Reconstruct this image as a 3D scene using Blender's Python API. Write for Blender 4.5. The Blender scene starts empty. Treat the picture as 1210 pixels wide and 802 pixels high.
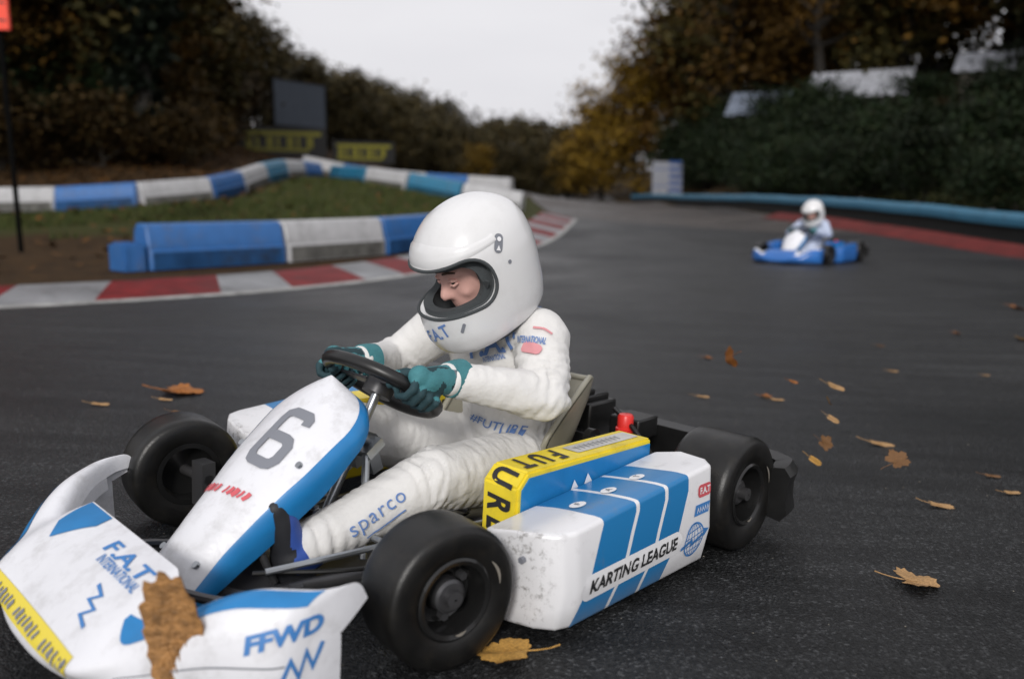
import bpy, bmesh, math, random
import numpy as np
from mathutils import Vector, Matrix, noise
from mathutils.bvhtree import BVHTree

random.seed(7)
C = bpy.context.scene.collection
D = bpy.data
R = math.radians
PI = math.pi

# ------------------------------------------------------------------ helpers
def link(o):
    C.objects.link(o)
    return o

def tag(o, label=None, cat=None, group=None, kind=None):
    if label: o['label'] = label
    if cat: o['category'] = cat
    if group: o['group'] = group
    if kind: o['kind'] = kind
    return o

def empty(name, loc=(0, 0, 0), rz=0.0):
    o = D.objects.new(name, None)
    o.empty_display_size = 0.1
    o.location = loc
    o.rotation_euler = (0, 0, rz)
    return link(o)

def V(*a):
    return Vector(a)

def sm(a, b, x):
    t = max(0.0, min(1.0, (x - a) / (b - a)))
    return t * t * (3 - 2 * t)

def lerp(a, b, t):
    return a + (b - a) * t

def interp(pts, x):
    if x <= pts[0][0]: return pts[0][1]
    for (x0, y0), (x1, y1) in zip(pts, pts[1:]):
        if x <= x1: return y0 + (y1 - y0) * (x - x0) / (x1 - x0)
    return pts[-1][1]

def spline(pts, n):
    """Catmull-Rom through pts, n samples per span."""
    P = [Vector(p) for p in pts]
    P = [P[0] * 2 - P[1]] + P + [P[-1] * 2 - P[-2]]
    out = []
    for i in range(1, len(P) - 2):
        a, b, c, d = P[i - 1], P[i], P[i + 1], P[i + 2]
        for k in range(n):
            t = k / n
            out.append(0.5 * ((2 * b) + (c - a) * t + (2 * a - 5 * b + 4 * c - d) * t * t + (3 * b - a - 3 * c + d) * t ** 3))
    out.append(P[-2])
    return out

class MB:
    def __init__(s):
        s.v, s.f, s.m = [], [], []

    def add(s, verts, faces, mi=0):
        b = len(s.v)
        s.v += [tuple(p) for p in verts]
        for f in faces:
            s.f.append(tuple(b + i for i in f))
            s.m.append(mi)

    def grid(s, P, mi=0, cu=False, cv=False, mf=None, flip=False):
        nu, nv = len(P), len(P[0])
        b = len(s.v)
        for row in P: s.v += [tuple(p) for p in row]
        for i in range(nu if cu else nu - 1):
            for j in range(nv if cv else nv - 1):
                i2, j2 = (i + 1) % nu, (j + 1) % nv
                f = (b + i * nv + j, b + i2 * nv + j, b + i2 * nv + j2, b + i * nv + j2)
                s.f.append(f[::-1] if flip else f)
                s.m.append(mf(i, j) if mf else mi)

    def tube(s, path, r, n=10, mi=0, caps=True, flat=None):
        path = [Vector(p) for p in path]
        k = len(path)
        rs = r if isinstance(r, (list, tuple)) else [r] * k
        t0 = (path[1] - path[0]).normalized()
        nrm = t0.orthogonal().normalized() if flat is None else Vector(flat)
        rings = []
        for i in range(k):
            t = (path[min(i + 1, k - 1)] - path[max(i - 1, 0)]).normalized()
            nrm = (nrm - t * nrm.dot(t)).normalized()
            bn = t.cross(nrm)
            rings.append([path[i] + (nrm * math.cos(2 * PI * j / n) + bn * math.sin(2 * PI * j / n)) * rs[i] for j in range(n)])
        b = len(s.v)
        s.grid(rings, mi, cv=True)
        if caps:
            s.f.append(tuple(b + j for j in range(n))[::-1]); s.m.append(mi)
            s.f.append(tuple(b + (k - 1) * n + j for j in range(n))); s.m.append(mi)

    def box(s, c, size, M=None, mi=0):
        x, y, z = [q / 2 for q in size]
        vs = [Vector((a * x, b_ * y, d * z)) for a in (-1, 1) for b_ in (-1, 1) for d in (-1, 1)]
        if M: vs = [M @ v for v in vs]
        vs = [v + Vector(c) for v in vs]
        s.add(vs, [(0, 1, 3, 2), (4, 6, 7, 5), (0, 4, 5, 1), (2, 3, 7, 6), (0, 2, 6, 4), (1, 5, 7, 3)], mi)

    def lathe(s, prof, c, axis='y', n=40, mi=0, M=None, mf=None):
        """prof: (radius, offset along axis)"""
        rings = []
        for (r, h) in prof:
            ring = []
            for j in range(n):
                a = 2 * PI * j / n
                if axis == 'y': p = Vector((r * math.cos(a), h, r * math.sin(a)))
                elif axis == 'z': p = Vector((r * math.cos(a), r * math.sin(a), h))
                else: p = Vector((h, r * math.cos(a), r * math.sin(a)))
                if M: p = M @ p
                ring.append(p + Vector(c))
            rings.append(ring)
        s.grid(rings, mi, cv=True, mf=mf)

    def ball(s, c, r, n=14, mi=0, M=None):
        rr = r if isinstance(r, (tuple, list)) else (r, r, r)
        rings = []
        for i in range(n + 1):
            th = PI * i / n
            th = min(max(th, 0.02), PI - 0.02)
            row = []
            for j in range(2 * n):
                a = 2 * PI * j / (2 * n)
                p = Vector((rr[0] * math.sin(th) * math.cos(a), rr[1] * math.sin(th) * math.sin(a), rr[2] * math.cos(th)))
                if M: p = M @ p
                row.append(p + Vector(c))
            rings.append(row)
        b = len(s.v)
        s.grid(rings, mi, cv=True, flip=True)
        s.f.append(tuple(b + j for j in range(2 * n))); s.m.append(mi)
        s.f.append(tuple(b + n * 2 * n + j for j in range(2 * n))[::-1]); s.m.append(mi)

    def capsule(s, a, b, ra, rb, n=14, mi=0):
        """closed tapered capsule for blob unions"""
        a, b = Vector(a), Vector(b)
        t = (b - a).normalized()
        path, rs = [], []
        for k in range(6):
            an = PI / 2 * (1 - k / 6)
            path.append(a - t * ra * math.sin(an)); rs.append(max(ra * math.cos(an), ra * .04))
        for k in range(5):
            q = k / 4
            path.append(a.lerp(b, q)); rs.append(lerp(ra, rb, q))
        for k in range(1, 7):
            an = PI / 2 * k / 6
            path.append(b + t * rb * math.sin(an)); rs.append(max(rb * math.cos(an), rb * .04))
        s.tube(path, rs, n, mi)

    def mesh(s, name, mats=(), smooth=True, angle=40):
        me = D.meshes.new(name)
        me.from_pydata(s.v, [], s.f)
        for m in mats: me.materials.append(m)
        if any(s.m):
            me.polygons.foreach_set('material_index', s.m)
        if smooth:
            me.polygons.foreach_set('use_smooth', [True] * len(s.f))
            me.update()
            try: me.set_sharp_from_angle(angle=R(angle))
            except Exception: pass
        me.update()
        return me

    def build(s, name, mats, parent=None, smooth=True, angle=40, fix=True):
        if not isinstance(mats, (list, tuple)): mats = [mats]
        me = s.mesh(name, mats, smooth, angle)
        if fix:
            bm = bmesh.new(); bm.from_mesh(me)
            bmesh.ops.recalc_face_normals(bm, faces=bm.faces)
            bm.to_mesh(me); bm.free()
        o = link(D.objects.new(name, me))
        if parent: o.parent = parent
        return o

def evaluated(me, mods):
    """mesh after modifiers: mods = [(type, {props})]"""
    o = link(D.objects.new('tmp_eval', me))
    for i, (ty, props) in enumerate(mods):
        m = o.modifiers.new('m%d' % i, ty)
        for k, v in props.items(): setattr(m, k, v)
    bpy.context.view_layer.update()
    dg = bpy.context.evaluated_depsgraph_get()
    out = D.meshes.new_from_object(o.evaluated_get(dg))
    D.objects.remove(o)
    return out

def blob(mb, voxel=0.008, smooth=4, factor=.5):
    me = mb.mesh('tmp_blob', smooth=False)
    bm = bmesh.new(); bm.from_mesh(me)
    bmesh.ops.recalc_face_normals(bm, faces=bm.faces)
    bm.to_mesh(me); bm.free()
    out = evaluated(me, [('REMESH', dict(mode='VOXEL', voxel_size=voxel, use_smooth_shade=True)),
                         ('SMOOTH', dict(factor=factor, iterations=smooth))])
    out.polygons.foreach_set('use_smooth', [True] * len(out.polygons))
    return out

def mesh_obj(name, me, mats, parent=None):
    me.name = name
    me.materials.clear()
    for m in (mats if isinstance(mats, (list, tuple)) else [mats]): me.materials.append(m)
    o = link(D.objects.new(name, me))
    if parent: o.parent = parent
    return o

def bvh_of(me):
    me.calc_loop_triangles()
    return BVHTree.FromPolygons([v.co.copy() for v in me.vertices], [tuple(p.vertices) for p in me.polygons])

# ---- 2D artwork: (verts2d, faces)
def art_text(s, size=1.0, shear=0.0, bold=0.0, space=1.0):
    cu = D.curves.new('tmp_text', 'FONT')
    cu.body = s; cu.size = size; cu.shear = shear; cu.offset = bold; cu.space_character = space
    cu.align_x = 'CENTER'; cu.align_y = 'CENTER'; cu.resolution_u = 4; cu.fill_mode = 'FRONT'
    o = link(D.objects.new('tmp_text', cu))
    bpy.context.view_layer.update()
    dg = bpy.context.evaluated_depsgraph_get()
    me = D.meshes.new_from_object(o.evaluated_get(dg))
    v = [(p.co.x, p.co.y) for p in me.vertices]
    f = [tuple(p.vertices) for p in me.polygons]
    D.objects.remove(o); D.curves.remove(cu); D.meshes.remove(me)
    return v, f

def art_poly(pts):
    return [tuple(p) for p in pts], [tuple(range(len(pts)))]

def art_strip(n0, n1):
    """quad strip between two equal polylines"""
    k = len(n0)
    return list(n0) + list(n1), [(i, i + 1, k + i + 1, k + i) for i in range(k - 1)]

def art_stroke(pts, w, closed=False):
    k = len(pts)
    L, Rr = [], []
    for i in range(k):
        a = Vector(pts[(i - 1) % k] if closed or i else pts[0]); b = Vector(pts[i])
        c = Vector(pts[(i + 1) % k] if closed or i < k - 1 else pts[-1])
        d1 = (b - a); d2 = (c - b)
        if d1.length < 1e-9: d1 = d2
        if d2.length < 1e-9: d2 = d1
        t = (d1.normalized() + d2.normalized())
        t = t.normalized() if t.length > 1e-6 else d1.normalized()
        nrm = Vector((-t.y, t.x))
        sc = 1.0 / max(.5, nrm.dot(Vector((-d1.y, d1.x)).normalized()))
        L.append(tuple(b + nrm * w / 2 * sc)); Rr.append(tuple(b - nrm * w / 2 * sc))
    if closed:
        L.append(L[0]); Rr.append(Rr[0])
    return art_strip(L, Rr)

def art_rrect(w, h, r, n=6):
    pts = []
    for cx, cy, a0 in ((w / 2 - r, h / 2 - r, 0), (-w / 2 + r, h / 2 - r, 90), (-w / 2 + r, -h / 2 + r, 180), (w / 2 - r, -h / 2 + r, 270)):
        for k in range(n + 1):
            a = R(a0 + 90 * k / n)
            pts.append((cx + r * math.cos(a), cy + r * math.sin(a)))
    return pts

def art_ellipse(a, b, n=28):
    return [(a * math.cos(2 * PI * k / n), b * math.sin(2 * PI * k / n)) for k in range(n)]

def art_move(art, dx=0, dy=0, rot=0, sx=1, sy=1):
    c, s_ = math.cos(rot), math.sin(rot)
    return [(dx + (x * sx) * c - (y * sy) * s_, dy + (x * sx) * s_ + (y * sy) * c) for x, y in art[0]], art[1]

def decal(mb, tree, origin, right, up, art, off=0.002, maxlen=0.02, mi=0, back=.12, maxd=.3, jump=4):
    """lay 2D artwork onto a surface (ray cast along the plane normal), a real skin just above it"""
    right = Vector(right).normalized()
    up = Vector(up); up = (up - right * up.dot(right)).normalized()
    n = right.cross(up)
    o = Vector(origin)
    bm = bmesh.new()
    vs = [bm.verts.new((x, y, 0)) for x, y in art[0]]
    for f in art[1]:
        try: bm.faces.new([vs[i] for i in f])
        except ValueError: pass
    bmesh.ops.triangulate(bm, faces=bm.faces)
    for _ in range(5):
        es = [e for e in bm.edges if e.calc_length() > maxlen]
        if not es: break
        bmesh.ops.subdivide_edges(bm, edges=es, cuts=1)
        bmesh.ops.triangulate(bm, faces=bm.faces)
    bm.verts.index_update()
    pos = []
    for v in bm.verts:
        p = o + right * v.co.x + up * v.co.y
        h = tree.ray_cast(p + n * back, -n, maxd)
        if h[0] is None: pos.append(None)
        else:
            hn = h[1] if h[1].dot(n) > 0 else -h[1]
            pos.append(h[0] + (hn * .5 + n * .5) * off)
    faces = [[v.index for v in f.verts] for f in bm.faces]
    faces = [f for f in faces if all(pos[i] is not None for i in f)]
    faces = [f for f in faces if max((pos[f[a]] - pos[f[a - 1]]).length for a in range(3)) < maxlen * jump]
    mb.add([p if p is not None else (0, 0, 0) for p in pos], faces, mi)
    bm.free()

def clean_loose(mb):
    used = sorted({i for f in mb.f for i in f})
    mp = {o: n for n, o in enumerate(used)}
    mb.v = [mb.v[i] for i in used]
    mb.f = [tuple(mp[i] for i in f) for f in mb.f]

def sticker(name, mb, mats, parent):
    clean_loose(mb)
    if not mb.f: return None
    return mb.build(name, mats, parent, smooth=True, angle=60, fix=False)

# ------------------------------------------------------------------ materials
def nodes_of(m):
    nt = m.node_tree
    return nt, nt.nodes, nt.links, next(n for n in nt.nodes if n.type == 'BSDF_PRINCIPLED')

def mat(name, col, rough=.5, metal=0.0, var=0.0, vscale=12.0, bump=0.0, bscale=40.0, coat=0.0, dirt=None, dscale=6.0, damt=.5, spec=None):
    m = D.materials.new(name); m.use_nodes = True
    nt, N, L, B = nodes_of(m)
    B.inputs['Base Color'].default_value = (*col, 1)
    B.inputs['Roughness'].default_value = rough
    B.inputs['Metallic'].default_value = metal
    if coat: B.inputs['Coat Weight'].default_value = coat; B.inputs['Coat Roughness'].default_value = .08
    if spec is not None: B.inputs['Specular IOR Level'].default_value = spec
    tc = N.new('ShaderNodeTexCoord')
    out = None
    if var:
        nz = N.new('ShaderNodeTexNoise'); nz.inputs['Scale'].default_value = vscale; nz.inputs['Detail'].default_value = 6
        L.new(tc.outputs['Object'], nz.inputs['Vector'])
        rp = N.new('ShaderNodeValToRGB')
        rp.color_ramp.elements[0].position = .3; rp.color_ramp.elements[1].position = .7
        rp.color_ramp.elements[0].color = (*[c * (1 - var) for c in col], 1)
        rp.color_ramp.elements[1].color = (*[min(1, c * (1 + var)) for c in col], 1)
        L.new(nz.outputs['Fac'], rp.inputs['Fac'])
        out = rp.outputs['Color']
    if dirt:
        dz = N.new('ShaderNodeTexNoise'); dz.inputs['Scale'].default_value = dscale; dz.inputs['Detail'].default_value = 9; dz.inputs['Roughness'].default_value = .7
        L.new(tc.outputs['Object'], dz.inputs['Vector'])
        r2 = N.new('ShaderNodeMapRange'); r2.inputs['From Min'].default_value = .5; r2.inputs['From Max'].default_value = .75; r2.inputs['To Max'].default_value = damt
        L.new(dz.outputs['Fac'], r2.inputs['Value'])
        mx = N.new('ShaderNodeMix'); mx.data_type = 'RGBA'
        L.new(r2.outputs['Result'], mx.inputs['Factor'])
        if out: L.new(out, mx.inputs['A'])
        else: mx.inputs['A'].default_value = (*col, 1)
        mx.inputs['B'].default_value = (*dirt, 1)
        out = mx.outputs['Result']
    if out: L.new(out, B.inputs['Base Color'])
    if bump:
        bz = N.new('ShaderNodeTexNoise'); bz.inputs['Scale'].default_value = bscale; bz.inputs['Detail'].default_value = 5
        L.new(tc.outputs['Object'], bz.inputs['Vector'])
        bp = N.new('ShaderNodeBump'); bp.inputs['Strength'].default_value = bump; bp.inputs['Distance'].default_value = .02
        L.new(bz.outputs['Fac'], bp.inputs['Height']); L.new(bp.outputs['Normal'], B.inputs['Normal'])
    return m

def math_node(N, L, op, a, b=None, clamp=False):
    n = N.new('ShaderNodeMath'); n.operation = op; n.use_clamp = clamp
    for i, q in enumerate((a, b)):
        if q is None: continue
        if isinstance(q, (int, float)): n.inputs[i].default_value = q
        else: L.new(q, n.inputs[i])
    return n.outputs[0]

def leaf_mat(name, cols, rough=.7):
    m = D.materials.new(name); m.use_nodes = True
    nt, N, L, B = nodes_of(m)
    g = N.new('ShaderNodeNewGeometry')
    rp = N.new('ShaderNodeValToRGB')
    el = rp.color_ramp.elements
    while len(el) < len(cols): el.new(.5)
    for i, c in enumerate(cols):
        el[i].position = i / (len(cols) - 1); el[i].color = (*c, 1)
    L.new(g.outputs['Random Per Island'], rp.inputs['Fac'])
    oi = N.new('ShaderNodeObjectInfo')
    mr = N.new('ShaderNodeMapRange'); mr.inputs['To Min'].default_value = .7; mr.inputs['To Max'].default_value = 1.3
    L.new(oi.outputs['Random'], mr.inputs['Value'])
    vm = N.new('ShaderNodeVectorMath'); vm.operation = 'SCALE'
    L.new(rp.outputs['Color'], vm.inputs[0]); L.new(mr.outputs['Result'], vm.inputs['Scale'])
    L.new(vm.outputs[0], B.inputs['Base Color'])
    B.inputs['Roughness'].default_value = rough
    B.inputs['Specular IOR Level'].default_value = .2
    return m

M = {}
M['white'] = mat('white_plastic', (.73, .735, .77), .34, var=.05, vscale=5, dirt=(.33, .32, .31), dscale=16, damt=.5, bump=.06, bscale=60)
M['white_clean'] = mat('white_sticker', (.80, .80, .82), .35)
M['helmet'] = mat('helmet_white', (.73, .73, .735), .25, coat=.5, bump=.02, bscale=9, dirt=(.5, .49, .47), dscale=13, damt=.25)
M['suit'] = mat('suit_white_cloth', (.70, .69, .675), .85, var=.05, vscale=9, bump=.14, bscale=70)
M['suit_blue'] = mat('suit_blue_cloth', (.06, .17, .50), .85, var=.1, vscale=9, bump=.14, bscale=70)
M['blue'] = mat('blue_vinyl', (.016, .185, .45), .32, var=.08, vscale=20)
M['blue_dark'] = mat('navy_print', (.035, .09, .28), .5)
M['blue_print'] = mat('blue_print', (.05, .20, .50), .5)
M['suit_print'] = mat('faded_blue_print', (.12, .22, .48), .8)
M['red_print'] = mat('red_print', (.60, .10, .12), .5)
M['pink_print'] = mat('faded_red_print', (.65, .28, .30), .7)
M['grey_print'] = mat('grey_print', (.20, .21, .24), .5)
M['black_print'] = mat('black_print', (.02, .02, .022), .5)
M['yellow'] = mat('yellow_plastic', (.80, .62, .03), .4, var=.08, vscale=14, dirt=(.3, .24, .06), dscale=12, damt=.5)
M['yellow_print'] = mat('yellow_print', (.74, .60, .06), .5)
M['black'] = mat('black_plastic', (.009, .009, .009), .38, var=.3, vscale=20)
M['rubber'] = mat('tyre_rubber', (.0075, .0073, .007), .36, var=.4, vscale=22, bump=.10, bscale=320, dirt=(.035, .03, .022), dscale=34, damt=.35, spec=.45)
M['rim'] = mat('black_rim', (.012, .012, .012), .25, .2, coat=.3)
M['steel'] = mat('steel_tube', (.40, .42, .44), .3, .9, var=.1)
M['dark_steel'] = mat('dark_steel', (.09, .09, .095), .38, .6, var=.2, dirt=(.05, .04, .03), damt=.6)
M['seat'] = mat('fibreglass_seat', (.30, .285, .23), .35, var=.15, vscale=10)
M['padding'] = mat('grey_helmet_padding', (.055, .062, .066), .9, bump=.2, bscale=300)
M['skin'] = mat('skin', (.74, .43, .37), .5, var=.06, vscale=30)
M['eye_white'] = mat('eye_white', (.7, .68, .66), .2)
M['eye_dark'] = mat('eye_iris', (.03, .025, .02), .15)
M['brow'] = mat('eyebrow_hair', (.10, .06, .04), .8)
M['teal'] = mat('teal_glove_suede', (.05, .20, .225), .75, var=.12, vscale=30, bump=.2, bscale=200)
M['teal_dark'] = mat('dark_teal_glove', (.014, .045, .055), .75, var=.15, vscale=30)
M['glove_grey'] = mat('grey_glove_cuff', (.15, .18, .20), .8)
M['boot_blue'] = mat('blue_boot', (.03, .08, .34), .6, var=.2)
M['boot_black'] = mat('black_boot', (.015, .016, .02), .6, var=.2)
M['red_cap'] = mat('red_plastic', (.70, .03, .025), .35)
# ------------------------------------------------------------------ terrain
PA, PB, PC = -0.051725, -0.000804, -0.000715       # banked track surface around the near kart
ctrl = [(x, y, PA * x + PB * y + PC) for x in (-2.2, -1.1, 0, 1.1, 2.2) for y in (-1, .5, 1.5, 2.5, 3.5)]
ctrl += [(-6, 0, .22), (6, 0, -.22), (-3, -4, .1), (3, -4, -.1), (-3.4, 4.6, .12), (3, 6, -.06),
    (-3.75, 6.5, .05), (-1.23, 9.6, 0), (.52, 15.5, .05), (1.4, 22, .29), (4, 11, .0), (7.3, 12.7, -.06), (8.5, 14.8, -.03),
    (8.5, 20.6, .15), (8.5, 26, .25), (8.5, 32, .31), (8.5, 40, .33), (8.5, 48, .34), (8.5, 57, .35), (8.5, 66, .36), (6, 40, .42), (6, 55, .5), (4, 20, .12), (5, 30, .3), (4, 50, .6), (1, 70, 1.15), (9, 72, .42), (5, 100, .3),
    (-4.3, 9.7, .05), (-1.5, 13.2, .05), (-11.2, 19.5, .52), (-7.1, 18.5, .63), (-6.4, 22, .9), (-6.4, 30, 1.43), (-4.2, 25, 1.19),
    (-2.5, 25, .9), (.2, 25.5, .5), (.2, 33, .93), (-8.2, 36, 1.85), (-8, 12, .15), (-13, 13, .2), (-12, 30, 2.6), (-20, 40, 6),
    (-20, 20, 1.6), (-10, 45, 3.2), (-8, 60, 2.5), (-14, 80, 3), (-30, 60, 9), (-30, 20, 4), (-40, 90, 8), (-25, 0, 1),
    (11, 14, .05), (11, 30, .6), (12, 60, .8), (16, 20, 2), (16, 40, 2.6), (19, 60, 5.5), (25, 40, 7), (25, 70, 8), (35, 30, 8), (40, 80, 10),
    (15, 90, 2.5), (30, 110, 7), (25, 5, 1.5), (15, 0, 0), (0, 130, 1.5), (-30, 140, 5), (-60, 60, 10), (60, 60, 12), (60, 0, 6), (-60, 0, 4),
    (0, -30, 0), (-30, -30, 0), (30, -30, 0), (60, 150, 10), (-60, 150, 8)]
CT = np.array(ctrl, dtype=float)
def _U(r2):
    return np.where(r2 > 1e-12, .5 * r2 * np.log(np.maximum(r2, 1e-12)), 0.0)
_n = len(CT)
_d2 = ((CT[:, None, :2] - CT[None, :, :2]) ** 2).sum(-1)
_Pm = np.c_[np.ones(_n), CT[:, :2]]
_A = np.block([[_U(_d2) + np.eye(_n) * 1e-3, _Pm], [_Pm.T, np.zeros((3, 3))]])
_w = np.linalg.solve(_A, np.r_[CT[:, 2], 0, 0, 0])
def heights(X, Y):
    X = np.asarray(X, float); Y = np.asarray(Y, float)
    sh = X.shape; x = X.ravel(); y = Y.ravel(); out = np.empty_like(x)
    for s in range(0, len(x), 4000):
        a = x[s:s + 4000]; b = y[s:s + 4000]
        r2 = (a[:, None] - CT[None, :, 0]) ** 2 + (b[:, None] - CT[None, :, 1]) ** 2
        out[s:s + 4000] = _U(r2) @ _w[:_n] + _w[_n] + _w[_n + 1] * a + _w[_n + 2] * b
    rr = np.hypot(x, y - 40)
    k = np.clip((rr - 95) / 60, 0, 1); k = k * k * (3 - 2 * k)
    out = np.clip(out, -2, 14) * (1 - k) + 5 * k
    near = np.clip((np.hypot(x * .9, y - 2) - 2.6) / 3.0, 0, 1)
    out = out * near + (PA * x + PB * y + PC) * (1 - near)
    return out.reshape(sh)
def h(x, y):
    return float(heights([x], [y])[0])

# ground: one sheet out to the horizon, denser near the track
xs = np.concatenate([np.linspace(-420, -64, 10), np.linspace(-60, -14, 47), np.linspace(-13, 13, 66), np.linspace(14, 60, 47), np.linspace(64, 420, 10)])
ys = np.concatenate([np.linspace(-420, -40, 8), np.linspace(-36, -4, 17), np.linspace(-3, 40, 108), np.linspace(41, 130, 90), np.linspace(136, 520, 12)])
GX, GY = np.meshgrid(xs, ys, indexing='ij')
GZ = heights(GX, GY) - .03
grnd = MB(); grnd.grid([[(GX[i, j], GY[i, j], GZ[i, j]) for j in range(len(ys))] for i in range(len(xs))])

m = D.materials.new('ground_earth'); m.use_nodes = True
nt, N, L, B = nodes_of(m)
tc = N.new('ShaderNodeTexCoord')
n1 = N.new('ShaderNodeTexNoise'); n1.inputs['Scale'].default_value = .35; n1.inputs['Detail'].default_value = 8
n2 = N.new('ShaderNodeTexNoise'); n2.inputs['Scale'].default_value = 5.0; n2.inputs['Detail'].default_value = 8; n2.inputs['Roughness'].default_value = .75
for q in (n1, n2): L.new(tc.outputs['Object'], q.inputs['Vector'])
r1 = N.new('ShaderNodeValToRGB')
e = r1.color_ramp.elements
e[0].position = .35; e[0].color = (.020, .013, .007, 1); e[1].position = .7; e[1].color = (.075, .040, .014, 1)
L.new(n2.outputs['Fac'], r1.inputs['Fac'])
r2 = N.new('ShaderNodeValToRGB')
e = r2.color_ramp.elements
e[0].position = .35; e[0].color = (.030, .038, .010, 1); e[1].position = .7; e[1].color = (.055, .050, .014, 1)
L.new(n2.outputs['Fac'], r2.inputs['Fac'])
sx = N.new('ShaderNodeSeparateXYZ'); L.new(tc.outputs['Object'], sx.inputs[0])
a = math_node(N, L, 'MULTIPLY_ADD', n1.outputs['Fac'], 5.0)          # wobble the verge's edge
N[-1].inputs[2].default_value = 11.6
a = math_node(N, L, 'SUBTRACT', sx.outputs['Y'], a)
g = N.new('ShaderNodeMapRange'); g.inputs['From Max'].default_value = .9; L.new(a, g.inputs['Value'])
b2 = N.new('ShaderNodeMapRange'); b2.inputs['From Min'].default_value = 30; b2.inputs['From Max'].default_value = 33; b2.inputs['To Min'].default_value = 1; b2.inputs['To Max'].default_value = .15
L.new(sx.outputs['Y'], b2.inputs['Value'])
xm = N.new('ShaderNodeMapRange'); xm.inputs['From Min'].default_value = -7.4; xm.inputs['From Max'].default_value = -6.6; L.new(sx.outputs['X'], xm.inputs['Value'])
ym = N.new('ShaderNodeMapRange'); ym.inputs['From Min'].default_value = 20.2; ym.inputs['From Max'].default_value = 19.4; L.new(sx.outputs['Y'], ym.inputs['Value'])
xy = math_node(N, L, 'MAXIMUM', xm.outputs['Result'], ym.outputs['Result'])
gf = math_node(N, L, 'MULTIPLY', math_node(N, L, 'MULTIPLY', g.outputs['Result'], xy), b2.outputs['Result'])
mx = N.new('ShaderNodeMix'); mx.data_type = 'RGBA'
L.new(gf, mx.inputs['Factor']); L.new(r1.outputs['Color'], mx.inputs['A']); L.new(r2.outputs['Color'], mx.inputs['B'])
L.new(mx.outputs['Result'], B.inputs['Base Color'])
B.inputs['Roughness'].default_value = .9; B.inputs['Specular IOR Level'].default_value = .15
bp = N.new('ShaderNodeBump'); bp.inputs['Strength'].default_value = .6; bp.inputs['Distance'].default_value = .05
L.new(n2.outputs['Fac'], bp.inputs['Height']); L.new(bp.outputs['Normal'], B.inputs['Normal'])
tag(grnd.build('ground', m), kind='structure')

# track -------------------------------------------------------------
LEFT = [(-8, -18), (-2, -16), (.5, -14), (3.6, -8), (6.5, -3.75), (9.6, -1.23), (15.5, .52), (21, 1.4), (22.5, 1.5), (25, 1.1), (30, .7), (45, .6), (70, .8), (110, 0)]
RIGHT = [(-8, 14), (0, 12), (8, 9.2), (12, 8.5), (110, 8.6)]
kl = spline([(x, y, 0) for y, x in LEFT[1:9]], 24)
LFINE = [(-8, -18)] + [(p.y, p.x) for p in kl] + LEFT[9:]
ty = np.concatenate([np.linspace(-8, 26, 180), np.linspace(26.5, 110, 150)])
P = []
for y in ty:
    a, b = interp(LFINE, y), interp(RIGHT, y)
    X = np.linspace(a, b, 64)
    Z = heights(X, np.full(64, y))
    P.append([(X[i], y, Z[i]) for i in range(64)])
trk = MB(); trk.grid(P, flip=True)
m = D.materials.new('damp_asphalt'); m.use_nodes = True
nt, N, L, B = nodes_of(m)
tc = N.new('ShaderNodeTexCoord')
fine = N.new('ShaderNodeTexNoise'); fine.inputs['Scale'].default_value = 90; fine.inputs['Detail'].default_value = 4
vor = N.new('ShaderNodeTexVoronoi'); vor.inputs['Scale'].default_value = 170
big = N.new('ShaderNodeTexNoise'); big.inputs['Scale'].default_value = .45; big.inputs['Detail'].default_value = 7; big.inputs['Roughness'].default_value = .6
strk = N.new('ShaderNodeTexNoise'); strk.inputs['Scale'].default_value = 1.0; strk.inputs['Detail'].default_value = 5
mp = N.new('ShaderNodeMapping'); mp.inputs['Scale'].default_value = (1.0, 9.0, 1.0); mp.inputs['Rotation'].default_value = (0, 0, R(24))
for q in (fine, vor, big): L.new(tc.outputs['Object'], q.inputs['Vector'])
L.new(tc.outputs['Object'], mp.inputs['Vector']); L.new(mp.outputs['Vector'], strk.inputs['Vector'])
def ramp(src, p0, c0, p1, c1):
    q = N.new('ShaderNodeValToRGB'); e = q.color_ramp.elements
    e[0].position = p0; e[0].color = (*c0, 1); e[1].position = p1; e[1].color = (*c1, 1)
    L.new(src, q.inputs['Fac']); return q.outputs['Color']
new = ramp(fine.outputs['Fac'], .3, (.0065, .0068, .0072), .74, (.030, .031, .032))
old = ramp(fine.outputs['Fac'], .3, (.038, .032, .029), .72, (.085, .072, .064))
sx = N.new('ShaderNodeSeparateXYZ'); L.new(tc.outputs['Object'], sx.inputs[0])
q = math_node(N, L, 'MULTIPLY', sx.outputs['X'], .9)
q = math_node(N, L, 'ADD', q, sx.outputs['Y'])
q = math_node(N, L, 'ADD', q, math_node(N, L, 'MULTIPLY', big.outputs['Fac'], 1.6))
mr = N.new('ShaderNodeMapRange'); mr.inputs['From Min'].default_value = 26.2; mr.inputs['From Max'].default_value = 26.7
L.new(q, mr.inputs['Value'])
mx = N.new('ShaderNodeMix'); mx.data_type = 'RGBA'
L.new(mr.outputs['Result'], mx.inputs['Factor']); L.new(new, mx.inputs['A']); L.new(old, mx.inputs['B'])
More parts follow.
